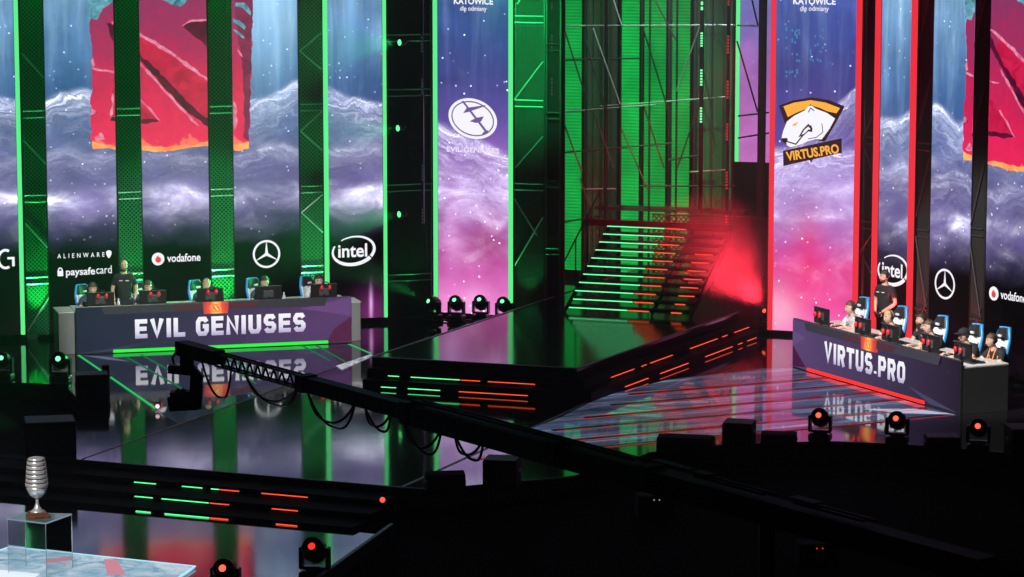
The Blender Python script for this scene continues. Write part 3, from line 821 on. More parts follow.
a.poly(P([(165, 330), (190, 285), (222, 252), (246, 276), (244, 300), (222, 296), (198, 318)]), 1, -.012); a.poly(P([(182, 316), (200, 286), (222, 268), (236, 284), (222, 286), (200, 308)]), 0, -.014)
a.poly(P([(64, 336), (100, 334), (104, 352), (86, 366), (70, 352)]), 1, -.012); a.poly(P([(130, 256), (166, 240), (150, 262), (134, 266)]), 2, -.012)
a.stroke(P([(222, 186), (236, 162), (256, 178)]), .02, 1, -.012); a.stroke(P([(300, 250), (306, 300), (270, 330), (220, 340)]), .016, 1, -.012)
a.poly(P([(76, 408), (414, 336), (416, 420), (248, 458), (238, 478), (228, 462), (78, 496)]), 1, -.016)
a.build('shield_emblem', [WHITE_E, INK, AMB], ban2_[0])
cx, cz = onC(ban2_, 770 + 246 / kk, 80 + 418 / kk)
art_text('VIRTUS.PRO', cx, cz, 53 * MPX * 1.02, 9.5 * MPX, bold=.035, y=-.019, tilt=R(10.5)).build('lettering', AMB, ban2_[0])
# teal pixel squares near the top of the right banner
a = Art()
rnd = random.Random(4)
for i in range(46):
    X = rnd.choice([60, 70, 80, 90, 96, 104, 142, 150, 158, 166, 176, 184]); Y = rnd.uniform(90, 280)
    if X > 120 and Y > 220: continue
    p = onC(ban2_, 768 + X / 3.395, Y / 3.395); a.poly([(p[0], p[1]), (p[0] + .035, p[1]), (p[0] + .035, p[1] + .05), (p[0], p[1] + .05)], 0)
a.build('teal_pixel_graphic', emat('screen_teal', srgb(70, 150, 190), .8), ban2_[0])['kind'] = 'stuff'
# far small screen behind the scaffold
WS = Plane(atY(746, 100, 73.5), math.degrees(WC.rz))
CF = content('far_screen_picture', [(0, srgb(190, 110, 185)), (3.5, srgb(186, 108, 184)), (5.0, srgb(150, 100, 175)), (6.3, srgb(120, 110, 185)), (9.2, srgb(80, 140, 180))], 8.0, [], cloud=.3, stars=.2)
fs0, fs1 = WS.sz(739.5, 100)[0], WS.sz(771, 100)[0]
far = screen(WS, fs0, fs1, WS.sz(750, 162)[1], 9.6, CF, 'small far pink screen seen between scaffold poles beside the right banner')
edge_light(far[0], -(fs1 - fs0) / 2 - .05, 9.6 - WS.sz(750, 162)[1], LED_G, .10)
# ================================================================== truss towers between the screens
def scrim_mat(name, col, cover=.62, pitch=.036):
    t = NT(name); u, v = t.uv()
    k = PI / pitch
    s1 = t.math('SINE', t.math('MULTIPLY', t.math('ADD', u, v), k)); s2 = t.math('SINE', t.math('MULTIPLY', t.math('SUBTRACT', u, v), k))
    hole = t.math('GREATER_THAN', t.math('MINIMUM', t.math('ABSOLUTE', s1), t.math('ABSOLUTE', s2)), cover)
    d = t.node('ShaderNodeBsdfDiffuse'); d.inputs[0].default_value = col
    tl = t.node('ShaderNodeBsdfTranslucent'); tl.inputs[0].default_value = col
    m0 = t.node('ShaderNodeMixShader'); m0.inputs[0].default_value = .35; t.link(d.outputs[0], m0.inputs[1]); t.link(tl.outputs[0], m0.inputs[2])
    tr = t.node('ShaderNodeBsdfTransparent'); mx = t.node('ShaderNodeMixShader')
    t.link(hole, mx.inputs[0]); t.link(m0.outputs[0], mx.inputs[1]); t.link(tr.outputs[0], mx.inputs[2])
    t.link(mx.outputs[0], t.out.inputs[0]); return t.m
SCRIM = scrim_mat('mesh_scrim', (.03, .26, .09, 1), .46, .088)
SCRIMD = scrim_mat('dark_mesh_scrim', (.035, .04, .038, 1), .7)
def spot(name, loc, target, energy, col, size=20, blend=.5, rad=.08):
    L = bpy.data.lights.new(name, 'SPOT'); L.energy = energy; L.color = col; L.spot_size = R(size); L.spot_blend = blend; L.shadow_soft_size = rad
    o = bpy.data.objects.new(name, L); COL.objects.link(o); o.location = loc
    o.rotation_euler = (Vector(target) - Vector(loc)).to_track_quat('-Z', 'Y').to_euler()
    return o
EUP = 45
def tower(plane, s0, s1, label, group, scrim=SCRIM, diag=(), y0=-.05, dep=.42, bars=(1.2, 2.95, 4.74, 8.1), light=None, energy=60, metal=TRUSS, rot=0.0, double=True):
    sc = (s0 + s1) / 2; w = s1 - s0; H = ZT + .2
    t = thing('truss_tower', label, 'truss tower', plane.P(sc, 0, 0), plane.rz + rot, group)
    r = .025; xx = w / 2 - r
    for sx in (-1, 1):
        for yy in (y0 + r + .02, y0 + dep):
            b = MB(); b.tube([(sx * xx, yy, 0), (sx * xx, yy, H)], r, 8); b.build('chord', BMET, t)
    if scrim:
        b = MB(); b.add([(-xx, y0 + .012, .05), (xx, y0 + .012, .05), (xx, y0 + .012, H), (-xx, y0 + .012, H)], [[0, 1, 2, 3]])
        p = b.build('scrim', scrim, t); uvmap(p, lambda c: (c.x, c.z))
    for z in bars:
        for dz in ((0, .14) if double else (0,)):
            if z + dz > .1:
                b = MB(); b.tube([(-xx, y0 - .012, z + dz), (xx, y0 - .012, z + dz)], .016, 6); b.build('crossbar', metal, t)
    for (xa, za, xb, zb) in diag:
        b = MB(); b.tube([(xa * xx, y0 - .03, za), (xb * xx, y0 - .03, zb)], .018, 6); b.build('brace', metal, t)
    b = MB(); b.box((0, y0 + dep / 2, .02), (w, dep, .04), bev=.008); b.build('base_plate', BMET, t)
    if light:
        p = plane.P(sc, .42, .12); q = plane.P(sc, .02, 5.2)
        spot('column_uplight', p, q, energy * 1.25 * EUP, light, 62, .6, .06)
        p = plane.P(sc, .55, 8.8); q = plane.P(sc, .0, 5.0)
        spot('column_downlight', p, q, energy * .42 * EUP, light, 60, .7, .06)
    return t
GC, RC = (.02, 1.0, .22), (1.0, .03, .06)
zig = lambda flip=1: [(-flip, .3, flip, 1.4), (-flip, 3.0, flip, 4.2) , (flip, 1.2, -flip, 2.6), (-flip, 4.75, flip, 5.8), (-flip, 6.5, flip, 7.6)]
GB = 'green lit truss towers'
tower(WL, sL(21.3) + .02, sL(46.8) - .01, 'green mesh truss tower beside leftmost full screen, with diagonal braces', GB, diag=[(-1, 6.1, 1, 5.57), (-1, 4.26, 1, 3.75), (-1, 2.5, 1, 1.97), (1, .9, -1, .2)], light=GC, energy=11)
tower(WL, sL(115.8) + .01, sL(141.8) - .01, 'green mesh truss tower behind the bald standing man', GB, light=GC, energy=9)
tower(WL, sL(208.3) + .01, sL(233.6) - .01, 'green mesh truss tower right of the drop disc screen, above the orange desk badge', GB, light=GC, energy=11)
tower(WL, sL(298.6) + .01, sL(323.0) - .01, 'green mesh truss tower with zigzag braces left of the oval swoosh screen', GB, diag=[(1, 6.42, -1, 6.04), (-1, 6.04, 1, 5.63), (1, 4.72, -1, 4.3), (-1, 4.3, 1, 3.87), (-1, 2.52, 1, 2.07), (1, 2.9, -1, 2.52)], light=GC, energy=10)
cor = tower(WL, sL(387.4), sL(387.4) + 1.05, 'dark wide truss bay with three green spotlights beside the oval emblem banner', None, scrim=SCRIMD, bars=(.9, 2.9, 5.0, 6.2), light=GC, energy=1.2, metal=GREYMET, y0=.1)
RB = 'dark red truss towers'
DKT = pmat('dark_scaffold_tube', (.03, .032, .034, 1), .5, .4)
tower(WR, sR(861) + .02, sR(874.5) - .02, 'dark truss tower with red cross bars right of the animal shield banner', RB, scrim=None, diag=[(1, 5.0, -1, 4.4), (-1, 4.4, 1, 3.8), (1, 2.5, -1, 2.1), (-1, 2.1, 1, 1.7)], bars=(.95, 2.6, 4.35), light=RC, energy=30, y0=.02, metal=DKT)
tower(WR, sR(916) + .02, sR(931) - .02, 'dark truss tower between the swoosh screen and the star ring screen', RB, scrim=SCRIMD, diag=zig(1), bars=(1.0, 2.6, 4.35), light=RC, energy=16, y0=.02, metal=DKT)
tower(WR, sR(972.5) + .02, sR(987.5) - .02, 'dark truss tower right of the star ring screen, crossing the red block', RB, scrim=SCRIMD, diag=zig(1), bars=(1.0, 2.8), light=RC, energy=8, y0=-.02, metal=DKT)
WB = Plane(WC.hit(529, 200, -.25), math.degrees(WC.rz))
tower(WB, WB.sz(514.5, 200)[0], WB.sz(545, 200)[0], 'dark green mesh truss bay right of the oval emblem banner', None, scrim=SCRIMD,
      diag=[(-1, 4.9, 1, 5.75), (-.8, 7.0, -.2, 7.3), (-.9, 3.4, 1, 4.1), (-1, 1.2, 1, 2.3), (-1, 2.7, .6, 1.9)], bars=(2.9, 4.75, 6.6), light=GC, energy=3.5, dep=.3)
bt = tower(WB, WB.sz(546, 200)[0], WB.sz(562, 200)[0], 'solid black truss tower at the left end of the scaffold', None, scrim=None, bars=(1.5, 3.0, 4.5, 6.0), metal=BMET, dep=.3, y0=-.1)
b = MB(); b.box((0, .05, ZT / 2), (WB.sz(562, 200)[0] - WB.sz(546, 200)[0] - .03, .1, ZT)); b.build('drape_cover', DRAPE, bt)

# ------------------------------------------------------------------ ribbed green light curtains at the back
def curtain_mat(name, seed, gain):
    t = NT(name); u, v = t.uv()
    rib = t.math('ADD', t.math('MULTIPLY', t.math('SINE', t.math('MULTIPLY', v, 2 * PI / .078)), .5), .5)
    n = t.noise(t.vec(u, t.math('MULTIPLY', v, .7), seed), 1.2, 4, .6)
    f = t.math('ADD', t.math('MULTIPLY', rib, .34), t.math('MULTIPLY', n, .8))
    return t.emit(t.ramp(f, [(.15, srgb(0, 92, 38)), (.55, srgb(4, 154, 62)), (.95, srgb(34, 212, 88))]), gain)
WG = Plane(atY(630, 100, 71.5), math.degrees(WC.rz))
for i, (a, c, g, lab) in enumerate(((563.5, 582, .9, 'ribbed green light curtain right of the solid black tower, leftmost of four'), (621, 639.5, 1.05, 'ribbed green light curtain, second of four from the black tower'),
                                    (644.5, 666, .85, 'ribbed green light curtain, third of four, over the left part of the staircase'), (672.5, 690, .8, 'ribbed green light curtain, fourth of four, nearest the banner with animal shield'))):
    a0, c0 = WG.sz(a, 100)[0], WG.sz(c, 100)[0]; w = c0 - a0
    t = thing('light_curtain', lab, 'light curtain', WG.P((a0 + c0) / 2, 0, .2), WG.rz, 'green light curtains')
    b = MB(); n = 150; H = 9.3; vs = []; fs = []
    for k in range(n + 1):
        z = H * k / n; y = -.03 * math.sin(k * PI)
        vs += [(-w / 2, -.05 + .03 * (k % 2), z), (w / 2, -.05 + .03 * (k % 2), z)]
    for k in range(n): fs.append([2 * k, 2 * k + 1, 2 * k + 3, 2 * k + 2])
    b.add(vs, fs); p = b.build('ribbed_face', curtain_mat('curtain_glow_%s' % 'abcd'[i], i * 3.1, g), t); uvmap(p, lambda c: (c.x, c.z))
    b = MB(); b.box((0, .06, H / 2), (w, .1, H)); b.build('backing', BLACK, t)

bd = thing('added_backdrop', 'dark cloth added behind the green light curtains to catch the green wash', 'backdrop', WG.P(0, -.6, 0), WG.rz)  # cloth added so the gaps between the curtains pick up green light
b = MB(); x0_, x1_ = WG.sz(546, 100, -.6)[0], WG.sz(733, 100, -.6)[0]; n_ = 80; vs = []; fs = []
for k in range(n_ + 1):
    x = x0_ + (x1_ - x0_) * k / n_; vs += [(x, .05 * math.sin(k * 1.7), 0), (x, .05 * math.sin(k * 1.7), 9.4)]
for k in range(n_): fs.append([2 * k, 2 * k + 2, 2 * k + 3, 2 * k + 1])
b.add(vs, fs); b.build('cloth', pmat('backdrop_grey_green', (.03, .05, .036, 1), .9, noise=.3, nscale=3), bd)
b = MB(); b.tube([(x0_, 0, 9.4), (x1_, 0, 9.4)], .03, 8); b.build('top_pipe', BMET, bd)
# ------------------------------------------------------------------ scaffold
WF = Plane(atY(640, 100, 69.0), math.degrees(WC.rz))
sf = thing('scaffold', 'tall tube scaffold with diagonal braces behind the lit staircase', 'scaffold', WF.P(0, 0, 0), WF.rz)
def sfp(px, py, off=0.0):
    s, z = WF.sz(px, py, off); return (s, -off, z)
def stube(name, p, q, r, mat, off=0.0):
    b = MB(); b.tube([sfp(*p, off), sfp(*q, off)], r, 6); return b.build(name, mat, sf)
DKT = pmat('dark_scaffold_tube', (.03, .032, .034, 1), .5, .4)
for x in (586.5, 606, 620.6, 649.5, 676.6, 700, 712, 733):
    b = MB(); p = sfp(x, 100); b.tube([(p[0], p[1], 0), (p[0], p[1], 9.3)], .026 if x != 606 else .05, 8); b.build('standard', BMET if x != 712 else DKT, sf)
for p, q, m in (((515, 26), (735, 25), GREYMET), ((600, 106.3), (726, 97), GREYMET), ((562, 112), (656, 104.6), GREYMET), ((564, 152.5), (671, 143.2), DKT), ((668, 160), (702, 155), DKT),
                ((580, 189.2), (616, 189), GREYMET), ((690, 172), (726, 170), GREYMET), ((564, 222), (612, 214), DKT), ((640, 186), (735, 186), DKT), ((564, 60), (640, 58), DKT)):
    stube('ledger', p, q, .024, m)
for p, q, m in (((563.5, 26.5), (588, 104), BMET), ((613.5, 0), (622, 26), TRUSS), ((593, 28), (620, 104), TRUSS), ((563, 121), (582, 172), BMET), ((593, 110), (613, 167), DKT),
                ((643, 28), (670, 116), BMET), ((700, 26), (676.6, 91), GREYMET), ((700, 102), (676.6, 170), DKT), ((644, 106), (664, 168), BMET), ((655, 0), (676, 40), DKT),
                ((737, 41), (757.6, 112), BMET), ((752, 0), (758, 26), BMET), ((580, 178), (600, 240), DKT), ((622, 130), (648, 190), DKT), ((694, 30), (712, 110), DKT), ((586, 40), (606, 110), DKT)):
    stube('brace', p, q, .02, m, .05)
for p, q in (((737, 25.3), (766, 26)), ((738, 116), (769, 112.5)), ((738, 138), (769, 133))):
    stube('ledger', p, q, .022, BMET, .05)
b = MB(); p = sfp(762, 100); b.box((p[0], p[1], 4.6), (.16, .16, 9.2), bev=.01); b.build('thick_post', BMET, sf)
b = MB(); p = sfp(606, 205); q = sfp(735, 214); b.bar((p[0] - .3, .3, q[2]), (q[0] + .2, .3, q[2] + .02), .5, .08); b.build('deck_plank', BLACK, sf)

# gauze added between the scaffold and the right banner to catch red light
ga = thing('gauze_screen', 'dark gauze screen beside the staircase, added to catch the red light', 'gauze screen', WF.P(WF.sz(706, 270)[0], .25, 0), WF.rz)
gx0, gx1 = WF.sz(652, 270, .25)[0] - WF.sz(706, 270)[0], WF.sz(768, 270, .25)[0] - WF.sz(706, 270)[0]; gz1 = WF.sz(700, 216, .25)[1]
b = MB(); b.add([(gx0, 0, .02), (gx1, 0, .02), (gx1, 0, gz1), (gx0, 0, gz1)], [[0, 1, 2, 3]]); p = b.build('cloth', scrim_mat('gauze', (.035, .028, .028, 1), .6, .12), ga); uvmap(p, lambda c: (c.x, c.z))
b = MB(); b.tube([(gx0, 0, gz1), (gx1, 0, gz1)], .03, 8); b.build('top_pipe', BMET, ga)

# cameras / small lamps clamped to the scaffold tower
def par_lamp(loc, aim, label, lens, energy, col, cone=22, k=1.0):
    d = (Vector(aim) - Vector(loc)).normalized()
    t = thing('spotlight', label, 'spotlight', loc, 0, None)
    q = d.to_track_quat('-Y', 'Z').to_matrix().to_4x4()
    b = MB(); b.smooth = False
    M = q @ Matrix.Rotation(R(90), 4, 'X')
    b.lathe([(.05 * k, -.17 * k), (.085 * k, -.12 * k), (.09 * k, .04 * k), (.105 * k, .07 * k), (.105 * k, .09 * k)], 16, M); b.build('can', BMET, t)
    b = MB(); b.lathe([(.088 * k, .093 * k), (.05 * k, .11 * k), (.001, .115 * k)], 16, M); b.build('lens', lens, t)
    b = MB(); b.tube([(-.12 * k, 0, 0), (-.12 * k, 0, .16 * k), (.12 * k, 0, .16 * k), (.12 * k, 0, 0)], .012, 6); b.build('bracket', BMET, t)
    if energy: spot('spotlight_beam', Vector(loc) + d * .2 * k, aim, energy, col, cone, .5, .05)
    return t
LENSG = emat('lens_green', srgb(90, 255, 140), 2.0); LENSR = emat('lens_red', srgb(255, 80, 66), 1.6)
for px, py, lab in ((402, 42.3, 'uppermost'), (400.3, 128, 'middle'), (401.5, 214, 'lowest')):
    p = WL.hit(px, py, .45)
    par_lamp(p, p + Vector((-1.9, -1.6, -.05)), f'{lab} of three green spotlights in the dark bay beside the oval emblem banner', LENSG, 5000, GC, 46, .75)

# ------------------------------------------------------------------ vertical LED battens in the recess
def batten(pl, px, runs, w, mat, label, n=6, ztop=9.0, zbot=2.2):
    s, _ = pl.sz(px, 60)
    t = thing('light_batten', label, 'light batten', pl.P(s, 0, 0), pl.rz, 'vertical light battens')
    b = MB(); b.box((0, .03, (ztop + zbot) / 2), (w * 1.6, .05, ztop - zbot)); b.build('rail', BMET, t)
    for y0, y1 in runs:
        za, zb_ = pl.sz(px, y0)[1], pl.sz(px, y1)[1]
        for k in range(n):
            b = MB(); zc = za + (zb_ - za) * (k + .5) / n; hh = abs(zb_ - za) / n * .33
            b.box((0, 0, zc), (w, .03, hh * 2)); b.build('light_dash', mat, t)
WQ = Plane(atY(715, 60, 67.0), math.degrees(WC.rz))
batten(WQ, 701.5, [(-20, 11), (32, 47), (69, 86), (107, 123)], .05, emat('batten_green', srgb(120, 255, 170), 1.2), 'vertical batten of mint green light dashes on the scaffold', 6)
batten(WQ, 728, [(-12, 6), (35, 54), (80, 99), (123, 141), (171, 190), (215, 232)], .04, emat('batten_red', srgb(200, 34, 50), .9), 'vertical batten of small red light dashes near the far pink screen', 6, 9.0, 1.6)
batten(WB, 552, [(2, 9), (34, 53), (77, 96)], .03, emat('batten_grey', srgb(70, 78, 76), .6), 'vertical batten of faint grey dashes on the solid black tower', 5)
batten(Plane(WL.hit(422, 60, .25), math.degrees(WC.rz)), 422, [(36, 53), (78, 95), (164, 181), (208, 224)], .03, emat('batten_dim', srgb(52, 70, 62), .6), 'vertical batten of faint grey dashes just left of the oval emblem banner', 5)

# ================================================================== team desks
def desk_picture(name, stops):
    t = NT(name); u, v = t.uv()
    n = t.noise(t.vec(u, v, 2.0), 1.6, 5, .6)
    f = t.math('ADD', t.math('DIVIDE', u, 6.0), t.math('MULTIPLY', t.math('SUBTRACT', n, .5), .22))
    col = t.ramp(f, stops)
    k = t.math('ADD', .82, t.math('MULTIPLY', n, .36))
    col = t.mix(1.0, col, t.vec(k, k, k), 'MULTIPLY')
    dist, cc = t.voro(t.vec(u, v, 1.0), 3.0)
    st = t.math('MULTIPLY', t.math('LESS_THAN', dist, .035), .12)
    col = t.mix(1.0, col, t.vec(st, st, st), 'ADD')
    return t.emit(col, 1.0)
GLYPH = {  # block letters: strokes in a 0..1 x 0..1 cell (width factor first)
    'E': (.78, [[(1, 1), (0, 1), (0, 0), (1, 0)], [(0, .5), (.9, .5)]]), 'V': (.95, [[(0, 1), (.5, 0), (1, 1)]]), 'I': (.0, [[(0, 0), (0, 1)]]),
    'L': (.72, [[(0, 1), (0, 0), (1, 0)]]), 'G': (.85, [[(1, .8), (.8, 1), (.2, 1), (0, .8), (0, .2), (.2, 0), (.8, 0), (1, .2), (1, .5), (.55, .5)]]),
    'N': (.85, [[(0, 0), (0, 1), (1, 0), (1, 1)]]), 'U': (.85, [[(0, 1), (0, .2), (.2, 0), (.8, 0), (1, .2), (1, 1)]]),
    'S': (.82, [[(1, .82), (.8, 1), (.2, 1), (0, .82), (0, .64), (.2, .5), (.8, .5), (1, .36), (1, .18), (.8, 0), (.2, 0), (0, .18)]]),
    'R': (.84, [[(0, 0), (0, 1), (.8, 1), (1, .82), (1, .62), (.8, .46), (0, .46)], [(.55, .46), (1, 0)]]), 'T': (.85, [[(0, 1), (1, 1)], [(.5, 1), (.5, 0)]]),
    'P': (.84, [[(0, 0), (0, 1), (.8, 1), (1, .82), (1, .60), (.8, .42), (0, .42)]]), 'O': (.85, [[(.2, 0), (.8, 0), (1, .2), (1, .8), (.8, 1), (.2, 1), (0, .8), (0, .2)]]), '.': (.0, [[(0, -.02), (0, .13)]])}
def block_word(word, x0, x1, z0, h, wt, gap=.055, space=.17):
    """strokes of each letter, fitted between x0 and x1; arms that end sideways run on to the full letter width"""
    n = [c for c in word if c != ' ']
    fixed = sum(wt for c in n) + gap * (len(word.replace(' ', '')) - 1) + space * word.count(' ')
    k = (x1 - x0 - fixed) / sum(GLYPH[c][0] for c in n)
    x = x0; out = []
    for ch in word:
        if ch == ' ': x += space; continue
        w = GLYPH[ch][0] * k; ss = []
        for st in GLYPH[ch][1]:
            q = []
            for p in st:
                px_ = x + wt / 2 + p[0] * w
                if ch in 'EL' and p[0] >= .9: px_ += wt / 2
                if ch == 'T' and p[1] == 1 and p[0] != .5: px_ += wt / 2 * (1 if p[0] else -1)
                zz = z0 + wt / 2 + p[1] * (h - wt)
                if ch == 'I' or (ch == 'L' and p == st[0]) or (ch in 'NPR' and p[1] in (0, 1) and p in (st[0], st[-1])) or (ch == 'U' and p[1] == 1) or (ch == 'V' and p[1] == 1) or (ch in 'IT' and p[1] == 0 and p == st[-1]): zz += wt / 2 * (1 if p[1] >= 1 else -1)
                q.append((px_, zz))
            ss.append(q)
        out.append((ch, ss)); x += w + wt + gap
    return out
LETTER = None
def letter_mat():
    t = NT('desk_letter_white'); tc = t.node('ShaderNodeTexCoord'); s = t.node('ShaderNodeSeparateXYZ'); t.link(tc.outputs['Generated'], s.inputs[0])
    return t.emit(t.ramp(s.outputs[2], [(0, srgb(176, 168, 204)), (.35, srgb(226, 222, 238)), (1, srgb(248, 248, 250))]), 1.0)
LETTER = letter_mat()
TOPW = pmat('white_desk_top', (.55, .56, .55, 1), .35)
DESKB = pmat('desk_dark_laminate', (.02, .02, .024, 1), .3)
ENDM = pmat('desk_end_grey', (.20, .22, .215, 1), .5)
BADGE = None
def badge_mat():
    t = NT('badge_glow'); tc = t.node('ShaderNodeTexCoord'); s = t.node('ShaderNodeSeparateXYZ'); t.link(tc.outputs['Generated'], s.inputs[0])
    dx = t.math('ABSOLUTE', t.math('SUBTRACT', s.outputs[0], .5)); n = t.noise(tc.outputs['Object'], 6, 4)
    f = t.math('ADD', dx, t.math('MULTIPLY', t.math('SUBTRACT', n, .5), .3))
    return t.emit(t.ramp(f, [(0, srgb(255, 210, 110)), (.16, srgb(255, 160, 80)), (.26, srgb(240, 92, 68)), (.5, srgb(196, 62, 66))]), 1.0)
BADGE = badge_mat()
class Frame:
    """desk frame from its two floor corners"""
    def __init__(self, a, c):
        self.a, self.c = a, c; d = c - a; self.L = d.length
        self.pl = Plane((a + c) / 2, math.degrees(math.atan2(d.y, d.x)))
    def x(self, px, py=320, off=0.0): return self.pl.sz(px, py, off)[0]
def make_desk(fr, label, stops, word, wx0, wx1, wz, wh, polys, kick, ledge, badge, led, grow, sides, depth=1.0):
    L = fr.L; t = thing('team_desk', label, 'desk', fr.pl.P(0, 0, 0), fr.pl.rz)
    b = MB(); b.box((0, .045, .5), (L, .07, 1.0), bev=.01); b.build('front_panel', DESKB, t)
    b = MB(); b.add([(-L / 2 + .01, 0, .03), (L / 2 - .01, 0, .03), (L / 2 - .01, 0, .99), (-L / 2 + .01, 0, .99)], [[0, 1, 2, 3]])
    p = b.build('display', desk_picture('desk_picture_' + led, stops), t); uvmap(p, lambda c: (c.x + L / 2, c.z))
    for i, (pts, col) in enumerate(polys):
        a = Art(-.004); a.poly(pts); a.build('facet_graphic', emat('desk_facet_%s_%s' % (led, 'abcdef'[i]), col, 1.0), t)
    b = MB()
    x0, x1 = ledge; b.plate([(x0, .99), (x1, .99), (x1 - .06, .83), (x0 + .06, .83)], -.035, 0); b.build('ledge', pmat('ledge_slate', (.03, .032, .045, 1), .45), t)
    for sg in (-1, 1):
        a = Art(-.037); a.poly([(badge + sg * .95, .965), (badge + sg * .30, .965), (badge + sg * .28, .85), (badge + sg * .8, .85)]); a.build('badge_side_glow', emat('badge_side', srgb(84, 48, 58), 1.0), t)  # reddish glow of the badge on the ledge, painted as emissive pieces
    b = MB(); b.plate([(badge - .27, 1.0), (badge + .27, 1.0), (badge + .25, .76), (badge - .25, .76)], -.055, 0.0); bd = b.build('badge', BADGE, t)
    a = Art(-.058); c0, z0 = badge, .88
    a.poly([(c0 - .07, z0 - .08), (c0 + .07, z0 - .08), (c0 + .07, z0 + .08), (c0 - .07, z0 + .08)], 0)
    a.poly([(c0 - .045, z0 + .06), (c0 + .0, z0 + .045), (c0 + .055, z0 - .06), (c0 + .02, z0 - .055)], 1, -.0595); a.poly([(c0 + .03, z0 + .065), (c0 + .058, z0 + .065), (c0 + .05, z0 + .02)], 1, -.0595); a.poly([(c0 - .055, z0 - .02), (c0 - .02, z0 - .065), (c0 - .055, z0 - .065)], 1, -.0595)
    a.build('badge_emblem', [emat('badge_emblem_red', srgb(255, 120, 66), 1.0), emat('badge_emblem_pale', srgb(255, 226, 140), 1.0)], bd)
    for ch, ss in block_word(word, wx0, wx1, wz, wh, .092):
        a = Art(-.008)
        for i, st in enumerate(ss):
            closed = ch == 'O'
            a.stroke(st, .092, 0, -.008 - .0006 * i, closed=closed)
        a.build('letter', LETTER, t)
    kx0, kx1 = kick; n = 2
    b = MB(); b.box(((kx0 + kx1) / 2, -.022, .055), (kx1 - kx0, .03, .065), bev=.01); b.build('kick_light', grow, t)
    b = MB(); b.box((0, .09 + depth / 2, .87), (L - .02, depth - .02, .04), bev=.01); b.build('table_top', TOPW, t)
    for sx in (-1, 1):
        b = MB(); b.box((sx * (L / 2 - .02), .08 + depth / 2, .425), (.035, depth - .02, .85), bev=.005); b.build('end_panel', ENDM if led == 'g' else pmat('desk_end_dark', (.022, .025, .024, 1), .5), t)
    b = MB(); b.box((0, .08 + depth - .06, .45), (L - .1, .02, .8)); b.build('modesty_panel', DESKB, t)
    for (xa, xb, ya, yb, h) in sides:
        s = MB(); s.box(((xa + xb) / 2, (ya + yb) / 2, h / 2), (xb - xa, yb - ya, h), bev=.01); sp = s.build('side_table', ENDM, t)
        s = MB(); s.box(((xa + xb) / 2, (ya + yb) / 2, h + .012), (xb - xa + .02, yb - ya + .02, .022), bev=.005); s.build('side_table_top', TOPW, sp)
    return t
FE = Frame(G(76.7, 355.3), G(352, 343.3))
FV = Frame(G(792, 367.3), G(959, 415.2))
zE = lambda px, py: FE.pl.sz(px, py)
zV = lambda px, py: FV.pl.sz(px, py)
e_desk = make_desk(FE, 'long slate and purple LED team desk in big white letters with green base light', [(0, srgb(38, 42, 60)), (.35, srgb(50, 50, 72)), (.62, srgb(72, 58, 92)), (1, srgb(92, 62, 108))],
          'EVIL GENIUSES', zE(135, 330)[0], zE(305.5, 325)[0], zE(135, 338.6)[1], .40,
          [([zE(78, 354), zE(112, 351), zE(160, 340)], srgb(58, 62, 84)), ([zE(326, 343), zE(351, 341), zE(351, 316), zE(334, 329)], srgb(84, 38, 70)), ([zE(300, 309), zE(351, 297), zE(351, 316), zE(326, 312)], srgb(104, 72, 122))],
          (zE(113, 352)[0], zE(328, 342)[0]), (zE(101, 312)[0], zE(327, 300)[0]), zE(215.5, 306)[0], 'g', emat('kick_green', srgb(50, 235, 70), 1.1),
          [(-FE.L / 2 - .34, -FE.L / 2 - .01, .15, .95, .86), (FE.L / 2 + .03, FE.L / 2 + .26, .3, .95, .82)])
v_desk = make_desk(FV, 'long dark purple LED team desk in big white letters with red base light', [(0, srgb(88, 66, 112)), (.35, srgb(74, 58, 94)), (.7, srgb(56, 46, 72)), (1, srgb(40, 32, 48))],
          'VIRTUS.PRO', zV(824.5, 350)[0], zV(905.5, 372)[0], zV(826, 362)[1], .41,
          [([zV(793, 345), zV(806, 367.5), zV(793, 366)], srgb(70, 24, 62)), ([zV(793, 345), zV(793, 330), zV(806, 338)], srgb(96, 76, 124)), ([zV(907, 385), zV(957, 413), zV(930, 404)], srgb(70, 66, 96))],
          (zV(808, 370)[0], zV(925, 405)[0]), (zV(806, 322)[0], zV(942, 360)[0]), zV(870.5, 344)[0], 'r', emat('kick_red', srgb(255, 48, 42), 1.35), [])

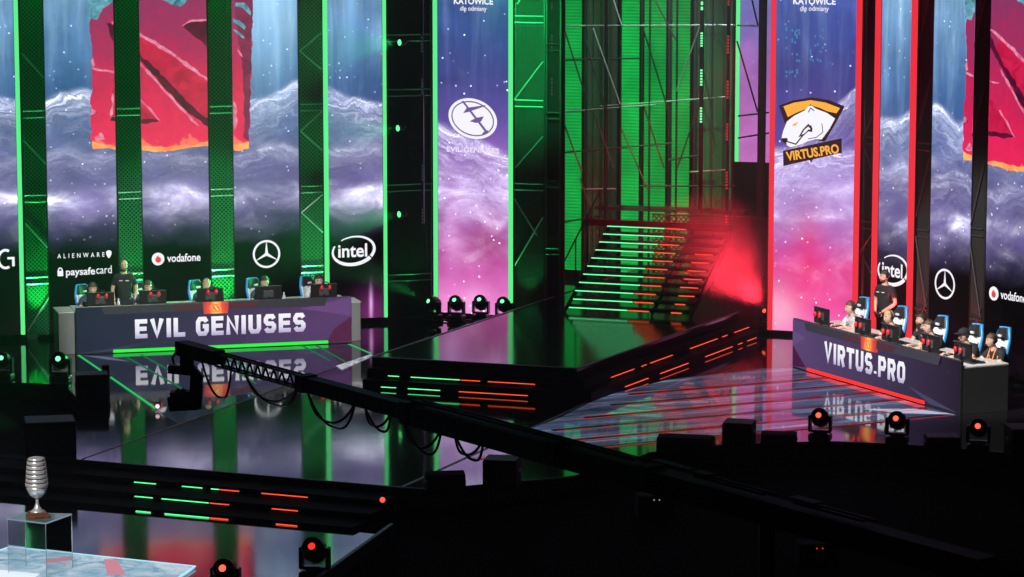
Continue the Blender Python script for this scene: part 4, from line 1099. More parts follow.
# LED floor in front of each desk
def floor_led(name, label, px_poly, picture, h, extra):
    pts = [G(*p) for p in px_poly]; c = sum(pts, Vector()) / len(pts)
    t = thing(name, label, 'LED floor', (c.x, c.y, 0))
    b = MB(); b.prism([(p.x - c.x, p.y - c.y) for p in pts], .001, h); b.build('glass_tiles', picture, t)
    return t, c
def floor_picture(name, stops, ang, sc, rough, streak):
    m = bpy.data.materials.new(name); m.use_nodes = True; nt = m.node_tree; MATS[name] = m
    t = NT.__new__(NT); t.m = m; t.nt = nt
    bs = nt.nodes['Principled BSDF']
    bs.inputs['Base Color'].default_value = (.006, .006, .008, 1); bs.inputs['Roughness'].default_value = rough; bs.inputs['IOR'].default_value = 1.9
    tc = t.node('ShaderNodeTexCoord'); mp = t.node('ShaderNodeMapping'); mp.inputs['Rotation'].default_value = (0, 0, ang)
    t.link(tc.outputs['Object'], mp.inputs[0]); s = t.node('ShaderNodeSeparateXYZ'); t.link(mp.outputs[0], s.inputs[0])
    n = t.noise(t.vec(t.math('MULTIPLY', s.outputs[0], sc[0]), t.math('MULTIPLY', s.outputs[1], sc[1]), 1.0), 1.0, 7, .65, .8)
    base = t.ramp(n, stops)
    n2 = t.noise(t.vec(t.math('MULTIPLY', s.outputs[0], sc[0] * 4), t.math('MULTIPLY', s.outputs[1], sc[1] * .7), 4.0), 1.0, 8, .75, 1.2)
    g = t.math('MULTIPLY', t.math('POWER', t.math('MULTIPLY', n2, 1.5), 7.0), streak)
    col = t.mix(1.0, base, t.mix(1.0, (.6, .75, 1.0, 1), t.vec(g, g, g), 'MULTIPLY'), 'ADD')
    t.put(bs.inputs['Emission Color'], col); bs.inputs['Emission Strength'].default_value = 1.0
    return m
fE, cE = floor_led('led_floor', 'glossy dark LED floor with green lines in front of the green lit team desk', [(77, 356), (352, 344.2), (373, 354), (178, 424)],
               floor_picture('floor_picture_left', [(.3, srgb(14, 16, 26)), (.6, srgb(22, 26, 40)), (.8, srgb(34, 38, 56))], -FE.pl.rz, (.5, .8), .035, .035), .008, None)
fV, cV = floor_led('led_floor', 'glossy blue LED floor with thin red stripes in front of the red lit team desk', [(512, 436), (560, 418), (604, 396), (668, 380), (764, 369), (791, 368), (957, 415.8), (930, 418), (770, 430), (620, 446), (566, 450)],
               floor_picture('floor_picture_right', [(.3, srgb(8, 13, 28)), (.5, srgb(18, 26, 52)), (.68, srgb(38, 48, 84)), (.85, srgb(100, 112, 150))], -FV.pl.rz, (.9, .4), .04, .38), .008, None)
def floor_line(parent, c, p, q, w, mat, name='light_line'):
    a, d = G(*p), G(*q); o = Vector((c.x, c.y, 0))
    b = MB(); b.bar(a - o + Vector((0, 0, .0095)), d - o + Vector((0, 0, .0095)), w, .003); return b.build(name, mat, parent)
GL = emat('floor_line_green', srgb(40, 190, 100), 1.0); GLD = emat('floor_line_dim_green', srgb(24, 110, 66), 1.0)
for p, q, m in (((78.5, 355.5), (156, 409), GL), ((127.5, 358), (182, 389), GLD), ((141, 355), (172, 372), GLD), ((204, 352), (256, 384), GLD), ((216, 351.5), (262, 378), GLD), ((302, 346), (330, 361), GLD), ((316, 345.6), (345, 362), GLD), ((349, 344.5), (371, 354), GL)):
    floor_line(fE, cE, p, q, .055, m)
RLn = emat('floor_line_red', srgb(168, 36, 54), 1.0); BKL = pmat('floor_gap_black', (.004, .004, .005, 1), .2)
n2 = Vector((FV.pl.n.x, FV.pl.n.y, 0))
for i, (p, ln) in enumerate((((836, 377.5), 4.6), ((858, 384.5), 5.4), ((878, 392.5), 6.3), ((900, 400), 7.3), ((926, 408.5), 8.6), ((950, 414.8), 9.6))):
    a = G(*p); d = a + n2 * ln; o = Vector((cV.x, cV.y, 0)); sd = FV.pl.t * .1
    b = MB(); b.bar(a - o + Vector((0, 0, .009)), d - o + Vector((0, 0, .009)), .16, .002); b.build('tile_gap', BKL, fV)
    for sgn, m in ((1, RLn), (-1, RLn)):
        if sgn < 0 and i % 2: continue
        b = MB(); b.bar(a + sd * sgn - o + Vector((0, 0, .0095)), d + sd * sgn - o + Vector((0, 0, .0095)), .024, .003); b.build('light_line', m, fV)
 # bright tiles near the ends of the two floors
def bright(parent, c, px, name, mat):
    b = MB(); b.add([(G(*p).x - c.x, G(*p).y - c.y, .0105) for p in px], [list(range(len(px)))]); return b.build(name, mat, parent)
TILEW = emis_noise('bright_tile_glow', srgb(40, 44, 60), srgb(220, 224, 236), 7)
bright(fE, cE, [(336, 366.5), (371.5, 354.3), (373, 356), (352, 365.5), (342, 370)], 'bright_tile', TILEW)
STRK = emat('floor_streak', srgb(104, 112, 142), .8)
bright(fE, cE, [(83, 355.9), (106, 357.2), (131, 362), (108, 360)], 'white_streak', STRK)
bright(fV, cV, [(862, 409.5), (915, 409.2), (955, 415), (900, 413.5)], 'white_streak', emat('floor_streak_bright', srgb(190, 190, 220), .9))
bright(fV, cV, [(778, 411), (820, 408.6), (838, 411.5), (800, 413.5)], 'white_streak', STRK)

# ================================================================== people
SKIN = pmat('skin', (.62, .38, .28, 1), .5, noise=.08, nscale=40)
HAIR_D = pmat('hair_dark', (.02, .016, .014, 1), .6); HAIR_B = pmat('hair_brown', (.08, .045, .025, 1), .6); HAIR_F = pmat('hair_fair', (.42, .30, .15, 1), .6)
EYEW = pmat('eye_white', (.75, .75, .75, 1), .3); EYED = pmat('eye_dark', (.02, .015, .012, 1), .2); LIP = pmat('lip', (.42, .18, .15, 1), .5)
SHIRT_K = pmat('shirt_black', (.012, .012, .014, 1), .85, noise=.2); SHIRT_N = pmat('shirt_navy', (.035, .05, .10, 1), .8, noise=.2); SHIRT_W = pmat('shirt_white', (.55, .56, .60, 1), .8, noise=.1)
JEANS = pmat('trousers_dark', (.012, .014, .02, 1), .9); SHOE = pmat('shoe_black', (.01, .01, .01, 1), .5); ORANGE = pmat('orange_trim', (.85, .22, .03, 1), .6)

def skin_chain(verts, edges, levels=1, root=0):
    """skinned chain -> (vertices, faces)"""
    me = bpy.data.meshes.new('chain'); me.from_pydata([v[0] for v in verts], edges, []); me.update()
    o = bpy.data.objects.new('chain', me); COL.objects.link(o)
    md = o.modifiers.new('skin', 'SKIN'); md.use_smooth_shade = True
    for i, v in enumerate(verts):
        r = v[1]; s = me.skin_vertices[0].data[i]
        s.radius = r if isinstance(r, tuple) else (r, r); s.use_root = (i == root)
    if levels:
        sd = o.modifiers.new('sub', 'SUBSURF'); sd.levels = levels; sd.render_levels = levels
    dg = bpy.context.evaluated_depsgraph_get(); ev = o.evaluated_get(dg); m2 = ev.to_mesh()
    out = ([v.co.copy() for v in m2.vertices], [list(p.vertices) for p in m2.polygons])
    ev.to_mesh_clear(); bpy.data.objects.remove(o); bpy.data.meshes.remove(me)
    return out

def head_geo(b, c, yaw=0.0, pitch=0.0, k=1.0):
    M = Matrix.Translation(Vector(c)) @ Matrix.Rotation(yaw, 4, 'Z') @ Matrix.Rotation(pitch, 4, 'X') @ Matrix.Scale(k, 4)
    n, m = 24, 18; vs = []; fs = []
    for i in range(m + 1):
        th = PI * i / m; z = -math.cos(th)
        for j in range(n):
            ph = 2 * PI * j / n; x, y = math.sin(th) * math.cos(ph), math.sin(th) * math.sin(ph)
            X, Y, Z = x * .076, y * .098, z * .118
            if Z < 0:                                           # jaw narrows and comes forward
                f = 1 - .34 * (-z) ** 1.5; X *= f
                if y > 0: Y *= 1 - .45 * (-z)
                else: Y *= 1 - .10 * (-z)
            if y < -.55 and abs(x) < .5:
                if -.35 < z < .15: Y -= .0 
                if .02 < z < .22 and .18 < abs(x) < .5: Y += .010   # eye sockets
            vs.append((X, Y, Z))
    for i in range(m):
        for j in range(n): fs.append([i * n + j, i * n + (j + 1) % n, (i + 1) * n + (j + 1) % n, (i + 1) * n + j])
    b.smooth = True; b.mi = 0
    b.add([M @ Vector(v) for v in vs], fs)
    # nose, brow, ears, chin
    b.add([M @ Vector(v) for v in ((0, -.094, .022), (-.010, -.096, -.012), (-.016, -.094, -.034), (.016, -.094, -.034), (.010, -.096, -.012), (0, -.124, -.030), (0, -.090, -.042))],
          [[0, 1, 5], [0, 5, 4], [1, 2, 5], [4, 5, 3], [2, 6, 5], [6, 3, 5]])
    for sx in (-1, 1):
        b.ball(M @ Vector((sx * .078, .006, -.004)), (.010 * k, .020 * k, .032 * k), 8, 6)
        b.mi = 1; b.ball(M @ Vector((sx * .031, -.083, .016)), (.013 * k, .010 * k, .009 * k), 8, 6)
        b.mi = 2; b.ball(M @ Vector((sx * .031, -.0915, .016)), (.006 * k, .004 * k, .006 * k), 8, 6)
        b.mi = 2; b.bar(M @ Vector((sx * .014, -.094, .036)), M @ Vector((sx * .050, -.084, .038)), .006, .008)
        b.mi = 0
    b.mi = 3; b.ball(M @ Vector((0, -.090, -.062)), (.024 * k, .008 * k, .008 * k), 10, 6); b.mi = 0
    return M
def hair_geo(M, style):
    b = MB(); b.smooth = True
    n, m = 22, 16; vs = []; fs = []
    low = {'short': -.15, 'full': -.35, 'fringe': -.2}[style]
    for i in range(m + 1):
        th = PI * (i / m); z = math.cos(th)
        for j in range(n):
            ph = 2 * PI * j / n; x, y = math.sin(th) * math.cos(ph), math.sin(th) * math.sin(ph)
            lim = low if y > -.2 else (.42 if style != 'fringe' else .25)
            zz = max(z, lim); f = 1.0 if z >= lim else .86
            wob = 1 + .035 * math.sin(7 * ph + 5 * th)
            vs.append(M @ Vector((x * .086 * f * wob, y * .108 * f * wob + .004, zz * .130 * wob + .004)))
    for i in range(m):
        for j in range(n): fs.append([i * n + j, (i + 1) * n + j, (i + 1) * n + (j + 1) % n, i * n + (j + 1) % n])
    b.add(vs, fs); return b
def headset_geo(M, bm_parent, mat=BPLA):
    b = MB(); b.smooth = True
    pts = [M @ Vector((.092 * math.cos(R(a)), .004, .128 * math.sin(R(a)) + .002)) for a in range(0, 181, 15)]
    b.tube(pts, .012, 8)
    for sx in (-1, 1): b.ball(M @ Vector((sx * .090, .004, -.004)), (.022, .036, .042), 12, 8)
    b.tube([M @ Vector((-.092, -.02, -.02)), M @ Vector((-.085, -.08, -.06)), M @ Vector((-.045, -.115, -.066))], .005, 6); b.ball(M @ Vector((-.040, -.117, -.066)), .010, 8, 6)
    return b
def hand(b, wrist, d, side, curl=.5, palm=None):
    """palm with four fingers and a thumb; d points along the hand, palm faces 'palm'"""
    d = Vector(d).normalized(); pn = Vector(palm or (0, 0, -1)); pn = (pn - d * pn.dot(d)).normalized(); a = d.cross(pn).normalized() * side
    w = Vector(wrist)
    v, f = skin_chain([(w, (.026, .020)), (w + d * .04, (.036, .016)), (w + d * .085, (.038, .015))], [(0, 1), (1, 2)], 1); b.add(v, f)
    for i, (off, ln) in enumerate(((.027, .070), (.009, .080), (-.009, .074), (-.027, .058))):
        p = w + d * .078 + a * off; q = p + (d * (1 - curl * .3) + pn * curl * .5).normalized() * ln * .45; r = q + (d * (1 - curl) + pn * curl).normalized() * ln * .33; s = r + (d * (.7 - curl) + pn * curl * 1.1).normalized() * ln * .25
        v, f = skin_chain([(p, .0095), (q, .009), (r, .008), (s, .0065)], [(0, 1), (1, 2), (2, 3)], 1); b.add(v, f)
    p = w + d * .025 + a * .028; q = p + (d * .6 + a * .7 + pn * .2).normalized() * .036; r = q + (d * .85 + a * .3 + pn * .3).normalized() * .030
    v, f = skin_chain([(p, .012), (q, .0105), (r, .008)], [(0, 1), (1, 2)], 1); b.add(v, f)

POSES = {
    'clasp': dict(pelvis=(0, .02, .98), spine=(0, .01, 1.16), chest=(0, 0, 1.38), neck=(0, .0, 1.53), nk2=(0, -.012, 1.61), head=(0, -.03, 1.715),
                  sh=(.17, 0, 1.475), el=(.25, .02, 1.19), wr=(.075, -.20, 1.03), hip=(.095, .02, .92), kn=(.105, .0, .50), an=(.11, .03, .09), hd=(-.55, -.35, -.55), palm=(0, 1, .2)),
    'back': dict(pelvis=(0, .02, .98), spine=(0, .01, 1.16), chest=(0, 0, 1.38), neck=(0, .0, 1.53), nk2=(0, -.012, 1.61), head=(0, -.03, 1.715),
                 sh=(.172, 0, 1.475), el=(.255, .04, 1.20), wr=(.21, -.07, .97), hip=(.095, .02, .92), kn=(.105, .0, .50), an=(.11, .03, .09), hd=(-.15, -.15, -.9), palm=(-1, 0, 0)),
    'sit': dict(pelvis=(0, .05, .55), spine=(0, .0, .74), chest=(0, -.09, .95), neck=(0, -.14, 1.08), nk2=(0, -.17, 1.14), head=(0, -.20, 1.235),
                sh=(.18, -.09, 1.03), el=(.25, -.24, .86), wr=(.15, -.46, .93), hip=(.10, .02, .53), kn=(.13, -.42, .55), an=(.13, -.40, .10), hd=(-.2, -1, -.05), palm=(0, 0, -1)),
    'crouch': dict(pelvis=(0, .10, .62), spine=(0, .04, .80), chest=(0, -.04, 1.00), neck=(0, -.08, 1.14), nk2=(0, -.10, 1.20), head=(0, -.13, 1.30),
                   sh=(.18, -.05, 1.09), el=(.24, -.16, .86), wr=(.14, -.34, .74), hip=(.10, .08, .58), kn=(.13, -.28, .52), an=(.12, .02, .10), hd=(-.2, -.8, -.4), palm=(0, .4, -1)),
}
def make_person(pose, label, shirt, skin=SKIN, hair=None, style='short', trousers=JEANS, headset=True, yaw=0.0, pitch=0.0, logo=False, strap=False, beard=None, cap=False):
    p = {k: Vector(v) for k, v in POSES[pose].items()}
    t = thing('person', label, 'person')
    m = lambda v, s: Vector((v.x * s, v.y, v.z))
    b = MB(); b.smooth = True
    V = [(p['pelvis'], (.125, .09)), (p['spine'], (.115, .085)), (p['chest'], (.125, .085)), (p['neck'], (.075, .065)), (p['nk2'], (.055, .058)), (p['head'], (.05, .06))]
    E = [(0, 1), (1, 2), (2, 3), (3, 4), (4, 5)]
    for s in (-1, 1):
        i = len(V); V += [(m(p['sh'], s), .062), (m(p['el'], s), .043), (m(p['wr'], s), .028)]; E += [(2, i), (i, i + 1), (i + 1, i + 2)]
        i = len(V); V += [(m(p['hip'], s), .092), (m(p['kn'], s), .060), (m(p['an'], s), .042), (m(p['an'], s) + Vector((s * .01, -.15, -.055)), (.042, .028))]; E += [(0, i), (i, i + 1), (i + 1, i + 2), (i + 2, i + 3)]
    v, f = skin_chain(V, E, 1); b.add(v, f)
    M = head_geo(b, p['head'], yaw, pitch)
    for s in (-1, 1):
        d = Vector((p['hd'].x * s, p['hd'].y, p['hd'].z)); b.mi = 0
        hand(b, m(p['wr'], s), d, s, .55, (p['palm'].x * s, p['palm'].y, p['palm'].z))
    b.build('body', [skin, EYEW, EYED, LIP], t)
    if hair is not None: hair_geo(M, style).build('hair', hair, t)
    if beard is not None:
        bb = MB(); bb.smooth = True; bb.ball(M @ Vector((0, -.052, -.078)), (.060, .046, .040), 14, 8); bb.build('beard', beard, t)
    # shirt
    b = MB(); b.smooth = True; g = .018
    V = [(p['pelvis'] + Vector((0, 0, -.09)), (.165, .128)), (p['spine'], (.15, .118)), (p['chest'], (.165, .125)), (p['neck'] + Vector((0, 0, .01)), (.085, .082))]
    E = [(0, 1), (1, 2), (2, 3)]
    for s in (-1, 1):
        sh, el = m(p['sh'], s), m(p['el'], s); i = len(V)
        V += [(sh, .074), (sh + (el - sh) * .72, .064)]; E += [(2, i), (i, i + 1)]
    v, f = skin_chain(V, E, 1); b.add(v, f); sh_o = b.build('shirt', shirt, t)
    if logo:
        c = p['chest'] + Vector((0, -.142, .03))
        for dx in (-.075, .06):
            b = MB(); b.box(c + Vector((dx, 0, 0)), (.07, .006, .016)); b.build('chest_print', pmat('print_white', (.7, .7, .7, 1), .6), sh_o)
    if strap:
        b = MB()
        for dx in (-1, 1): b.tube([p['neck'] + Vector((dx * .075, -.02, .02)), p['chest'] + Vector((dx * .07, -.135, .0)), p['spine'] + Vector((dx * .03, -.13, .02))], .012, 6)
        b.build('orange_band', ORANGE, sh_o)
    b = MB(); b.smooth = True
    V = [(p['pelvis'], (.158, .122))]; E = []
    for s in (-1, 1):
        i = len(V); kn, an = m(p['kn'], s), m(p['an'], s); V += [(m(p['hip'], s), .108), (kn, .076), (an + Vector((0, 0, .03)), .058)]; E += [(0, i), (i, i + 1), (i + 1, i + 2)]
    v, f = skin_chain(V, E, 1); b.add(v, f); b.build('trousers', trousers, t)
    for s in (-1, 1):
        an = m(p['an'], s); b = MB(); b.smooth = True
        v, f = skin_chain([(an + Vector((0, .03, -.045)), (.045, .042)), (an + Vector((0, -.07, -.05)), (.048, .038)), (an + Vector((s * .008, -.17, -.06)), (.042, .028))], [(0, 1), (1, 2)], 1); b.add(v, f); b.build('shoe', SHOE, t)
    if headset: headset_geo(M, t).build('headset', BPLA, t)
    if cap:
        b = MB(); b.smooth = True; b.ball(M @ Vector((0, .004, .05)), (.092, .112, .086), 16, 10); b.box(M @ Vector((0, -.13, .055)), (.12, .08, .012), None, .005); b.build('cap', SHIRT_K, t)
    return t

# ------------------------------------------------------------------ gaming chair
CH_BLUE = pmat('chair_blue', (.03, .32, .72, 1), .4); CH_BLK = pmat('chair_black', (.012, .012, .013, 1), .55); CH_WHT = pmat('chair_white', (.72, .74, .78, 1), .45)
def make_chair(label):
    t = thing('gaming_chair', label, 'chair')
    def wid(v):                                                   # half width of the back along its height
        return .20 + .09 * math.sin(min(1, v / .75) * PI * .55) - (max(0, v - .72) / .28) ** 1.5 * .12
    def surf(u, v, th): return (wid(v) * u, .20 + .16 * v - .13 * u * u * (1 - .5 * abs(v - .5)) + th, .45 + .90 * v)
    def patch(u0, u1, v0, v1, th0, th1, nu=12, nv=14):
        b = MB(); b.smooth = True; vs = []; fs = []; n = (nu + 1) * (nv + 1)
        for th in (th0, th1):
            for j in range(nv + 1):
                for i in range(nu + 1): vs.append(surf(u0 + (u1 - u0) * i / nu, v0 + (v1 - v0) * j / nv, th))
        idx = lambda i, j, k: k * n + j * (nu + 1) + i
        for j in range(nv):
            for i in range(nu):
                fs.append([idx(i, j, 0), idx(i + 1, j, 0), idx(i + 1, j + 1, 0), idx(i, j + 1, 0)]); fs.append([idx(i, j, 1), idx(i, j + 1, 1), idx(i + 1, j + 1, 1), idx(i + 1, j, 1)])
        for j in range(nv):
            for i in (0, nu): fs.append([idx(i, j, 0), idx(i, j + 1, 0), idx(i, j + 1, 1), idx(i, j, 1)])
        for i in range(nu):
            for j in (0, nv): fs.append([idx(i, j, 0), idx(i + 1, j, 0), idx(i + 1, j, 1), idx(i, j, 1)])
        b.add(vs, fs); return b
    bk = patch(-1, 1, 0, 1, .0, .07).build('backrest', CH_BLUE, t)
    patch(-.86, .86, .03, .78, -.035, .004).build('white_panel', CH_WHT, bk)
    patch(-.30, .30, .03, .62, -.045, -.03).build('centre_panel', CH_BLK, bk)
    patch(-.84, .84, .76, .985, -.05, .004).build('headrest', CH_BLK, bk)
    b = MB(); b.box((0, .165, 1.21), (.13, .03, .035), rotm(.15)); b.build('headrest_print', pmat('print_white', (.7, .7, .7, 1), .6), bk)
    b = MB(); b.smooth = True; b.box((0, -.04, .43), (.52, .52, .10), None, .04); b.build('seat', CH_BLK, t)
    for s in (-1, 1):
        b = MB(); b.bar((s * .29, .02, .42), (s * .30, .02, .66), .05, .04); b.box((s * .30, -.03, .67), (.08, .28, .03), None, .012); b.build('armrest', CH_BLK, t)
    b = MB(); b.lathe([(.03, .10), (.03, .38), (.07, .39)], 12); b.build('gas_column', BMET, t)
    b = MB()
    for k in range(5):
        a = 2 * PI * k / 5; b.bar((0, 0, .10), (.32 * math.cos(a), .32 * math.sin(a), .075), .05, .04)
    b.lathe([(.05, .07), (.05, .13)], 12); bs = b.build('star_base', BMET, t)
    for k in range(5):
        a = 2 * PI * k / 5; c = MB(); c.ball((.32 * math.cos(a), .32 * math.sin(a), .032), (.03, .03, .032), 10, 8); c.build('caster', BPLA, bs)
    return t
# ------------------------------------------------------------------ monitor, headset, keyboard, bottle
def make_monitor(label):
    t = thing('monitor', label, 'monitor')
    b = MB(); b.box((0, 0, .235), (.57, .028, .335), None, .012); b.build('housing', BPLA, t)
    b = MB(); b.add([(-.272, .0150, .082), (-.272, .0150, .388), (.272, .0150, .388), (.272, .0150, .082)], [[0, 1, 2, 3]]); b.build('screen', emat('monitor_glow', srgb(120, 140, 150), .9), t)
    b = MB(); b.box((0, -.022, .235), (.22, .03, .16), None, .012); b.box((0, -.02, .402), (.56, .04, .012), None, .004); b.build('rear_cover', pmat('monitor_back', (.05, .055, .058, 1), .4), t)
    b = MB(); b.bar((0, -.02, .02), (0, -.03, .20), .06, .03); b.build('stand', BMET, t)
    b = MB(); b.box((0, .0, .010), (.24, .18, .018), None, .006); b.build('foot', BMET, t)
    return t
RCUP = pmat('headset_red', (.75, .02, .035, 1), .35)
def make_headset(label):
    t = thing('headset', label, 'headset')
    b = MB(); b.smooth = True
    b.tube([(.085 * math.cos(R(a)), 0, .09 * math.sin(R(a)) + .0) for a in range(0, 181, 15)], .010, 8); b.build('headband', BPLA, t)
    for s in (-1, 1):
        b = MB(); b.smooth = True; b.ball((s * .085, 0, -.03), (.040, .034, .058), 14, 10); b.build('ear_cup', RCUP, t)
    b = MB(); b.tube([(.09, -.01, -.06), (.06, -.05, -.10), (.03, -.055, -.10)], .005, 6); b.build('microphone_arm', BPLA, t)
    return t
def make_bottle(label):
    t = thing('water_bottle', label, 'bottle')
    b = MB(); b.smooth = True; b.lathe([(.030, 0), (.032, .01), (.032, .13), (.026, .16), (.013, .185), (.013, .20)], 14); b.build('body', pmat('bottle_pale', (.55, .62, .68, 1), .15), t)
    b = MB(); b.lathe([(.015, .198), (.015, .222)], 12); b.build('cap', pmat('bottle_cap', (.8, .82, .85, 1), .4), t)
    return t
def make_keyboard(label):
    t = thing('keyboard', label, 'keyboard')
    b = MB(); b.box((0, 0, .012), (.44, .14, .02), None, .005); b.build('base', BPLA, t)
    b = MB()
    for r_ in range(5):
        for c_ in range(14): b.box((-.2 + c_ * .031, -.05 + r_ * .025, .026), (.026, .02, .008))
    k = b.build('keys', pmat('key_caps', (.03, .03, .032, 1), .5), t); k['kind'] = 'stuff'
    return t

# ------------------------------------------------------------------ placing the teams
def on_desk(fr, x, y, z=.89): return fr.pl.P(x, -y, z)
HB = .78
used_c, used_m, used_h, used_k, used_b = [], [], [], [], []
chair0 = make_chair(''); chair0['group'] = 'blue gaming chairs'
mon0 = make_monitor(''); mon0['group'] = 'player monitors'
hs0 = make_headset(''); hs0['group'] = 'red headsets hung on monitors'
kb0 = make_keyboard(''); kb0['group'] = 'player keyboards'
bt0 = make_bottle(''); bt0['group'] = 'water bottles on the desks'

E_heads = [(91.5, 288.5), (147, 285.5), (205.5, 285.5), (263.5, 284.5), (317.5, 282)]
E_mon = [(100.5, 298), (153, 296), (210.5, 296), (268.5, 294), (324, 291.5)]
E_desc = ['leftmost at the green lit desk, brown hair and black headset', 'right beside the bald standing man, green lit desk', 'behind the orange badge of the green lit desk, fair hair',
          'in front of the star ring screen, dark hair and headset', 'rightmost at the green lit desk, below the oval swoosh screen']
E_chair = ['at the far left of the green lit desk', 'just right of the bald standing man', 'behind the orange badge of the green lit desk', 'below the star ring on the left wall', 'at the right end of the green lit desk']
Eh = [(HAIR_B, 'short'), (HAIR_B, 'short'), (HAIR_F, 'short'), (HAIR_D, 'full'), (HAIR_D, 'short')]
for i, ((hx, hy), (mx, my)) in enumerate(zip(E_heads, E_mon)):
    x = FE.x(hx, hy, -HB); xm = FE.x(mx, my, -.32)
    pr = make_person('sit', 'person seated ' + E_desc[i], [SHIRT_N, SHIRT_N, SHIRT_N, SHIRT_N, SHIRT_W][i], hair=Eh[i][0], style=Eh[i][1], yaw=R(-10 + 8 * (i % 2)), pitch=R(8))
    pr.scale = (1.12,) * 3; pr.location = FE.pl.P(x, -(HB + .22), -.13); pr.rotation_euler = (0, 0, FE.pl.rz + R(6)); pr['group'] = 'players at the left desk'
    place(chair0, used_c, FE.pl.P(x + .02, -(HB + .38), 0), FE.pl.rz + R(40), 'blue and white gaming chair ' + E_chair[i]).scale = (.84, .84, .95)
    place(mon0, used_m, on_desk(FE, xm, .34, .84), FE.pl.rz, 'dark monitor seen from behind ' + E_chair[i])
    if i != 3: place(hs0, used_h, on_desk(FE, xm + .03, .27, 1.20), FE.pl.rz, 'red headset hung on the monitor ' + E_chair[i])
    place(kb0, used_k, on_desk(FE, xm - .1, .60), FE.pl.rz, 'black keyboard ' + E_chair[i])
for px, lab in ((118.5, 'small pale bottle on the desk left of the bald standing man'), (284, 'small pale bottle on the desk below the star ring screen')):
    place(bt0, used_b, on_desk(FE, FE.x(px, 303, -.25), .25), 0, lab)

V_heads = [(850, 312), (888.5, 314), (928.5, 328), (963.5, 332), (991, 340)]
V_mon = [(821, 317), (862, 325), (889.5, 334), (930, 343.5), (962, 352)]
V_desc = ['nearest the animal shield banner, farthest along the red lit desk', 'with fair hair below the standing man in black', 'half hidden behind a monitor, beside the crouching man', 'with black cap, second from the near end of the red lit desk',
          'with orange bands on black shirt, nearest end of the red lit desk']
V_chair = ['at the far end of the red lit desk', 'directly below the red edge light of the swoosh screen', 'behind the crouching man', 'behind the player in the black cap', 'rightmost, behind the player with orange bands']
Vh = [(HAIR_B, 'full'), (HAIR_F, 'full'), (HAIR_B, 'short'), (HAIR_D, 'short'), (HAIR_B, 'full')]
V_mdesc = ['at the far empty end of the red lit desk', 'before the farthest player of the red desk', 'right of the orange badge of the red lit desk', 'in front of the crouching man', 'at the near end of the red lit desk']
for i, ((hx, hy), (mx, my)) in enumerate(zip(V_heads, V_mon)):
    hb = HB if i < 4 else 1.02
    x = FV.x(hx, hy, -hb); xm = FV.x(mx, my, -.32)
    pr = make_person('sit', 'person seated ' + V_desc[i], [SHIRT_W, SHIRT_K, SHIRT_K, SHIRT_K, SHIRT_K][i], hair=Vh[i][0], style=Vh[i][1], yaw=R(-8 + 9 * (i % 2)), pitch=R(6), strap=(i == 4), cap=(i == 3))
    pr.scale = (1.10,) * 3; pr.location = FV.pl.P(x, -(hb + .22), -.08 if i < 4 else -.12); pr.rotation_euler = (0, 0, FV.pl.rz + R(4)); pr['group'] = 'players at the right desk'
    place(chair0, used_c, FV.pl.P(x - .22, -(hb + .20), 0), FV.pl.rz - R(3), 'blue gaming chair ' + V_chair[i]).scale = (.86, .86, 1.06)
    place(mon0, used_m, on_desk(FV, xm, .34, .86), FV.pl.rz, 'dark monitor ' + V_mdesc[i])
    place(hs0, used_h, on_desk(FV, xm - .06, .27, 1.15), FV.pl.rz, 'red headset hung on the monitor ' + V_mdesc[i])
    place(kb0, used_k, on_desk(FV, xm + .05, .60), FV.pl.rz, 'black keyboard ' + V_mdesc[i])
place(bt0, used_b, on_desk(FV, FV.x(845, 322, -.6), .6), 0, 'small pale bottle beside the farthest player at the red lit desk')
cr = make_person('crouch', 'person with dark hair crouching between two players at the red lit desk', SHIRT_K, hair=HAIR_D, style='full', yaw=R(-12), beard=HAIR_D, headset=False)
x = FV.x(920, 322, -1.05); cr.location = FV.pl.P(x, -1.2, 0); cr.rotation_euler = (0, 0, FV.pl.rz + R(4))
# standing officials
a = G(125.5, 346.3); SC_E = 1.0
st = make_person('back', 'bald person in black T-shirt with headset standing behind the green lit desk', SHIRT_K, hair=None, headset=True, logo=True, yaw=R(4), pitch=R(8), beard=HAIR_B)
st.location = (a.x, a.y, 0); st.rotation_euler = (0, 0, R(8)); st.scale = (SC_E,) * 3
a = G(884, 362.5)
st = make_person('clasp', 'bearded person in black T-shirt with hands clasped standing before the swoosh screen', SHIRT_K, hair=HAIR_D, headset=True, logo=True, yaw=R(-20), pitch=R(8), beard=HAIR_D)
st.location = (a.x, a.y, 0); st.rotation_euler = (0, 0, R(-46)); st.scale = (1.03,) * 3
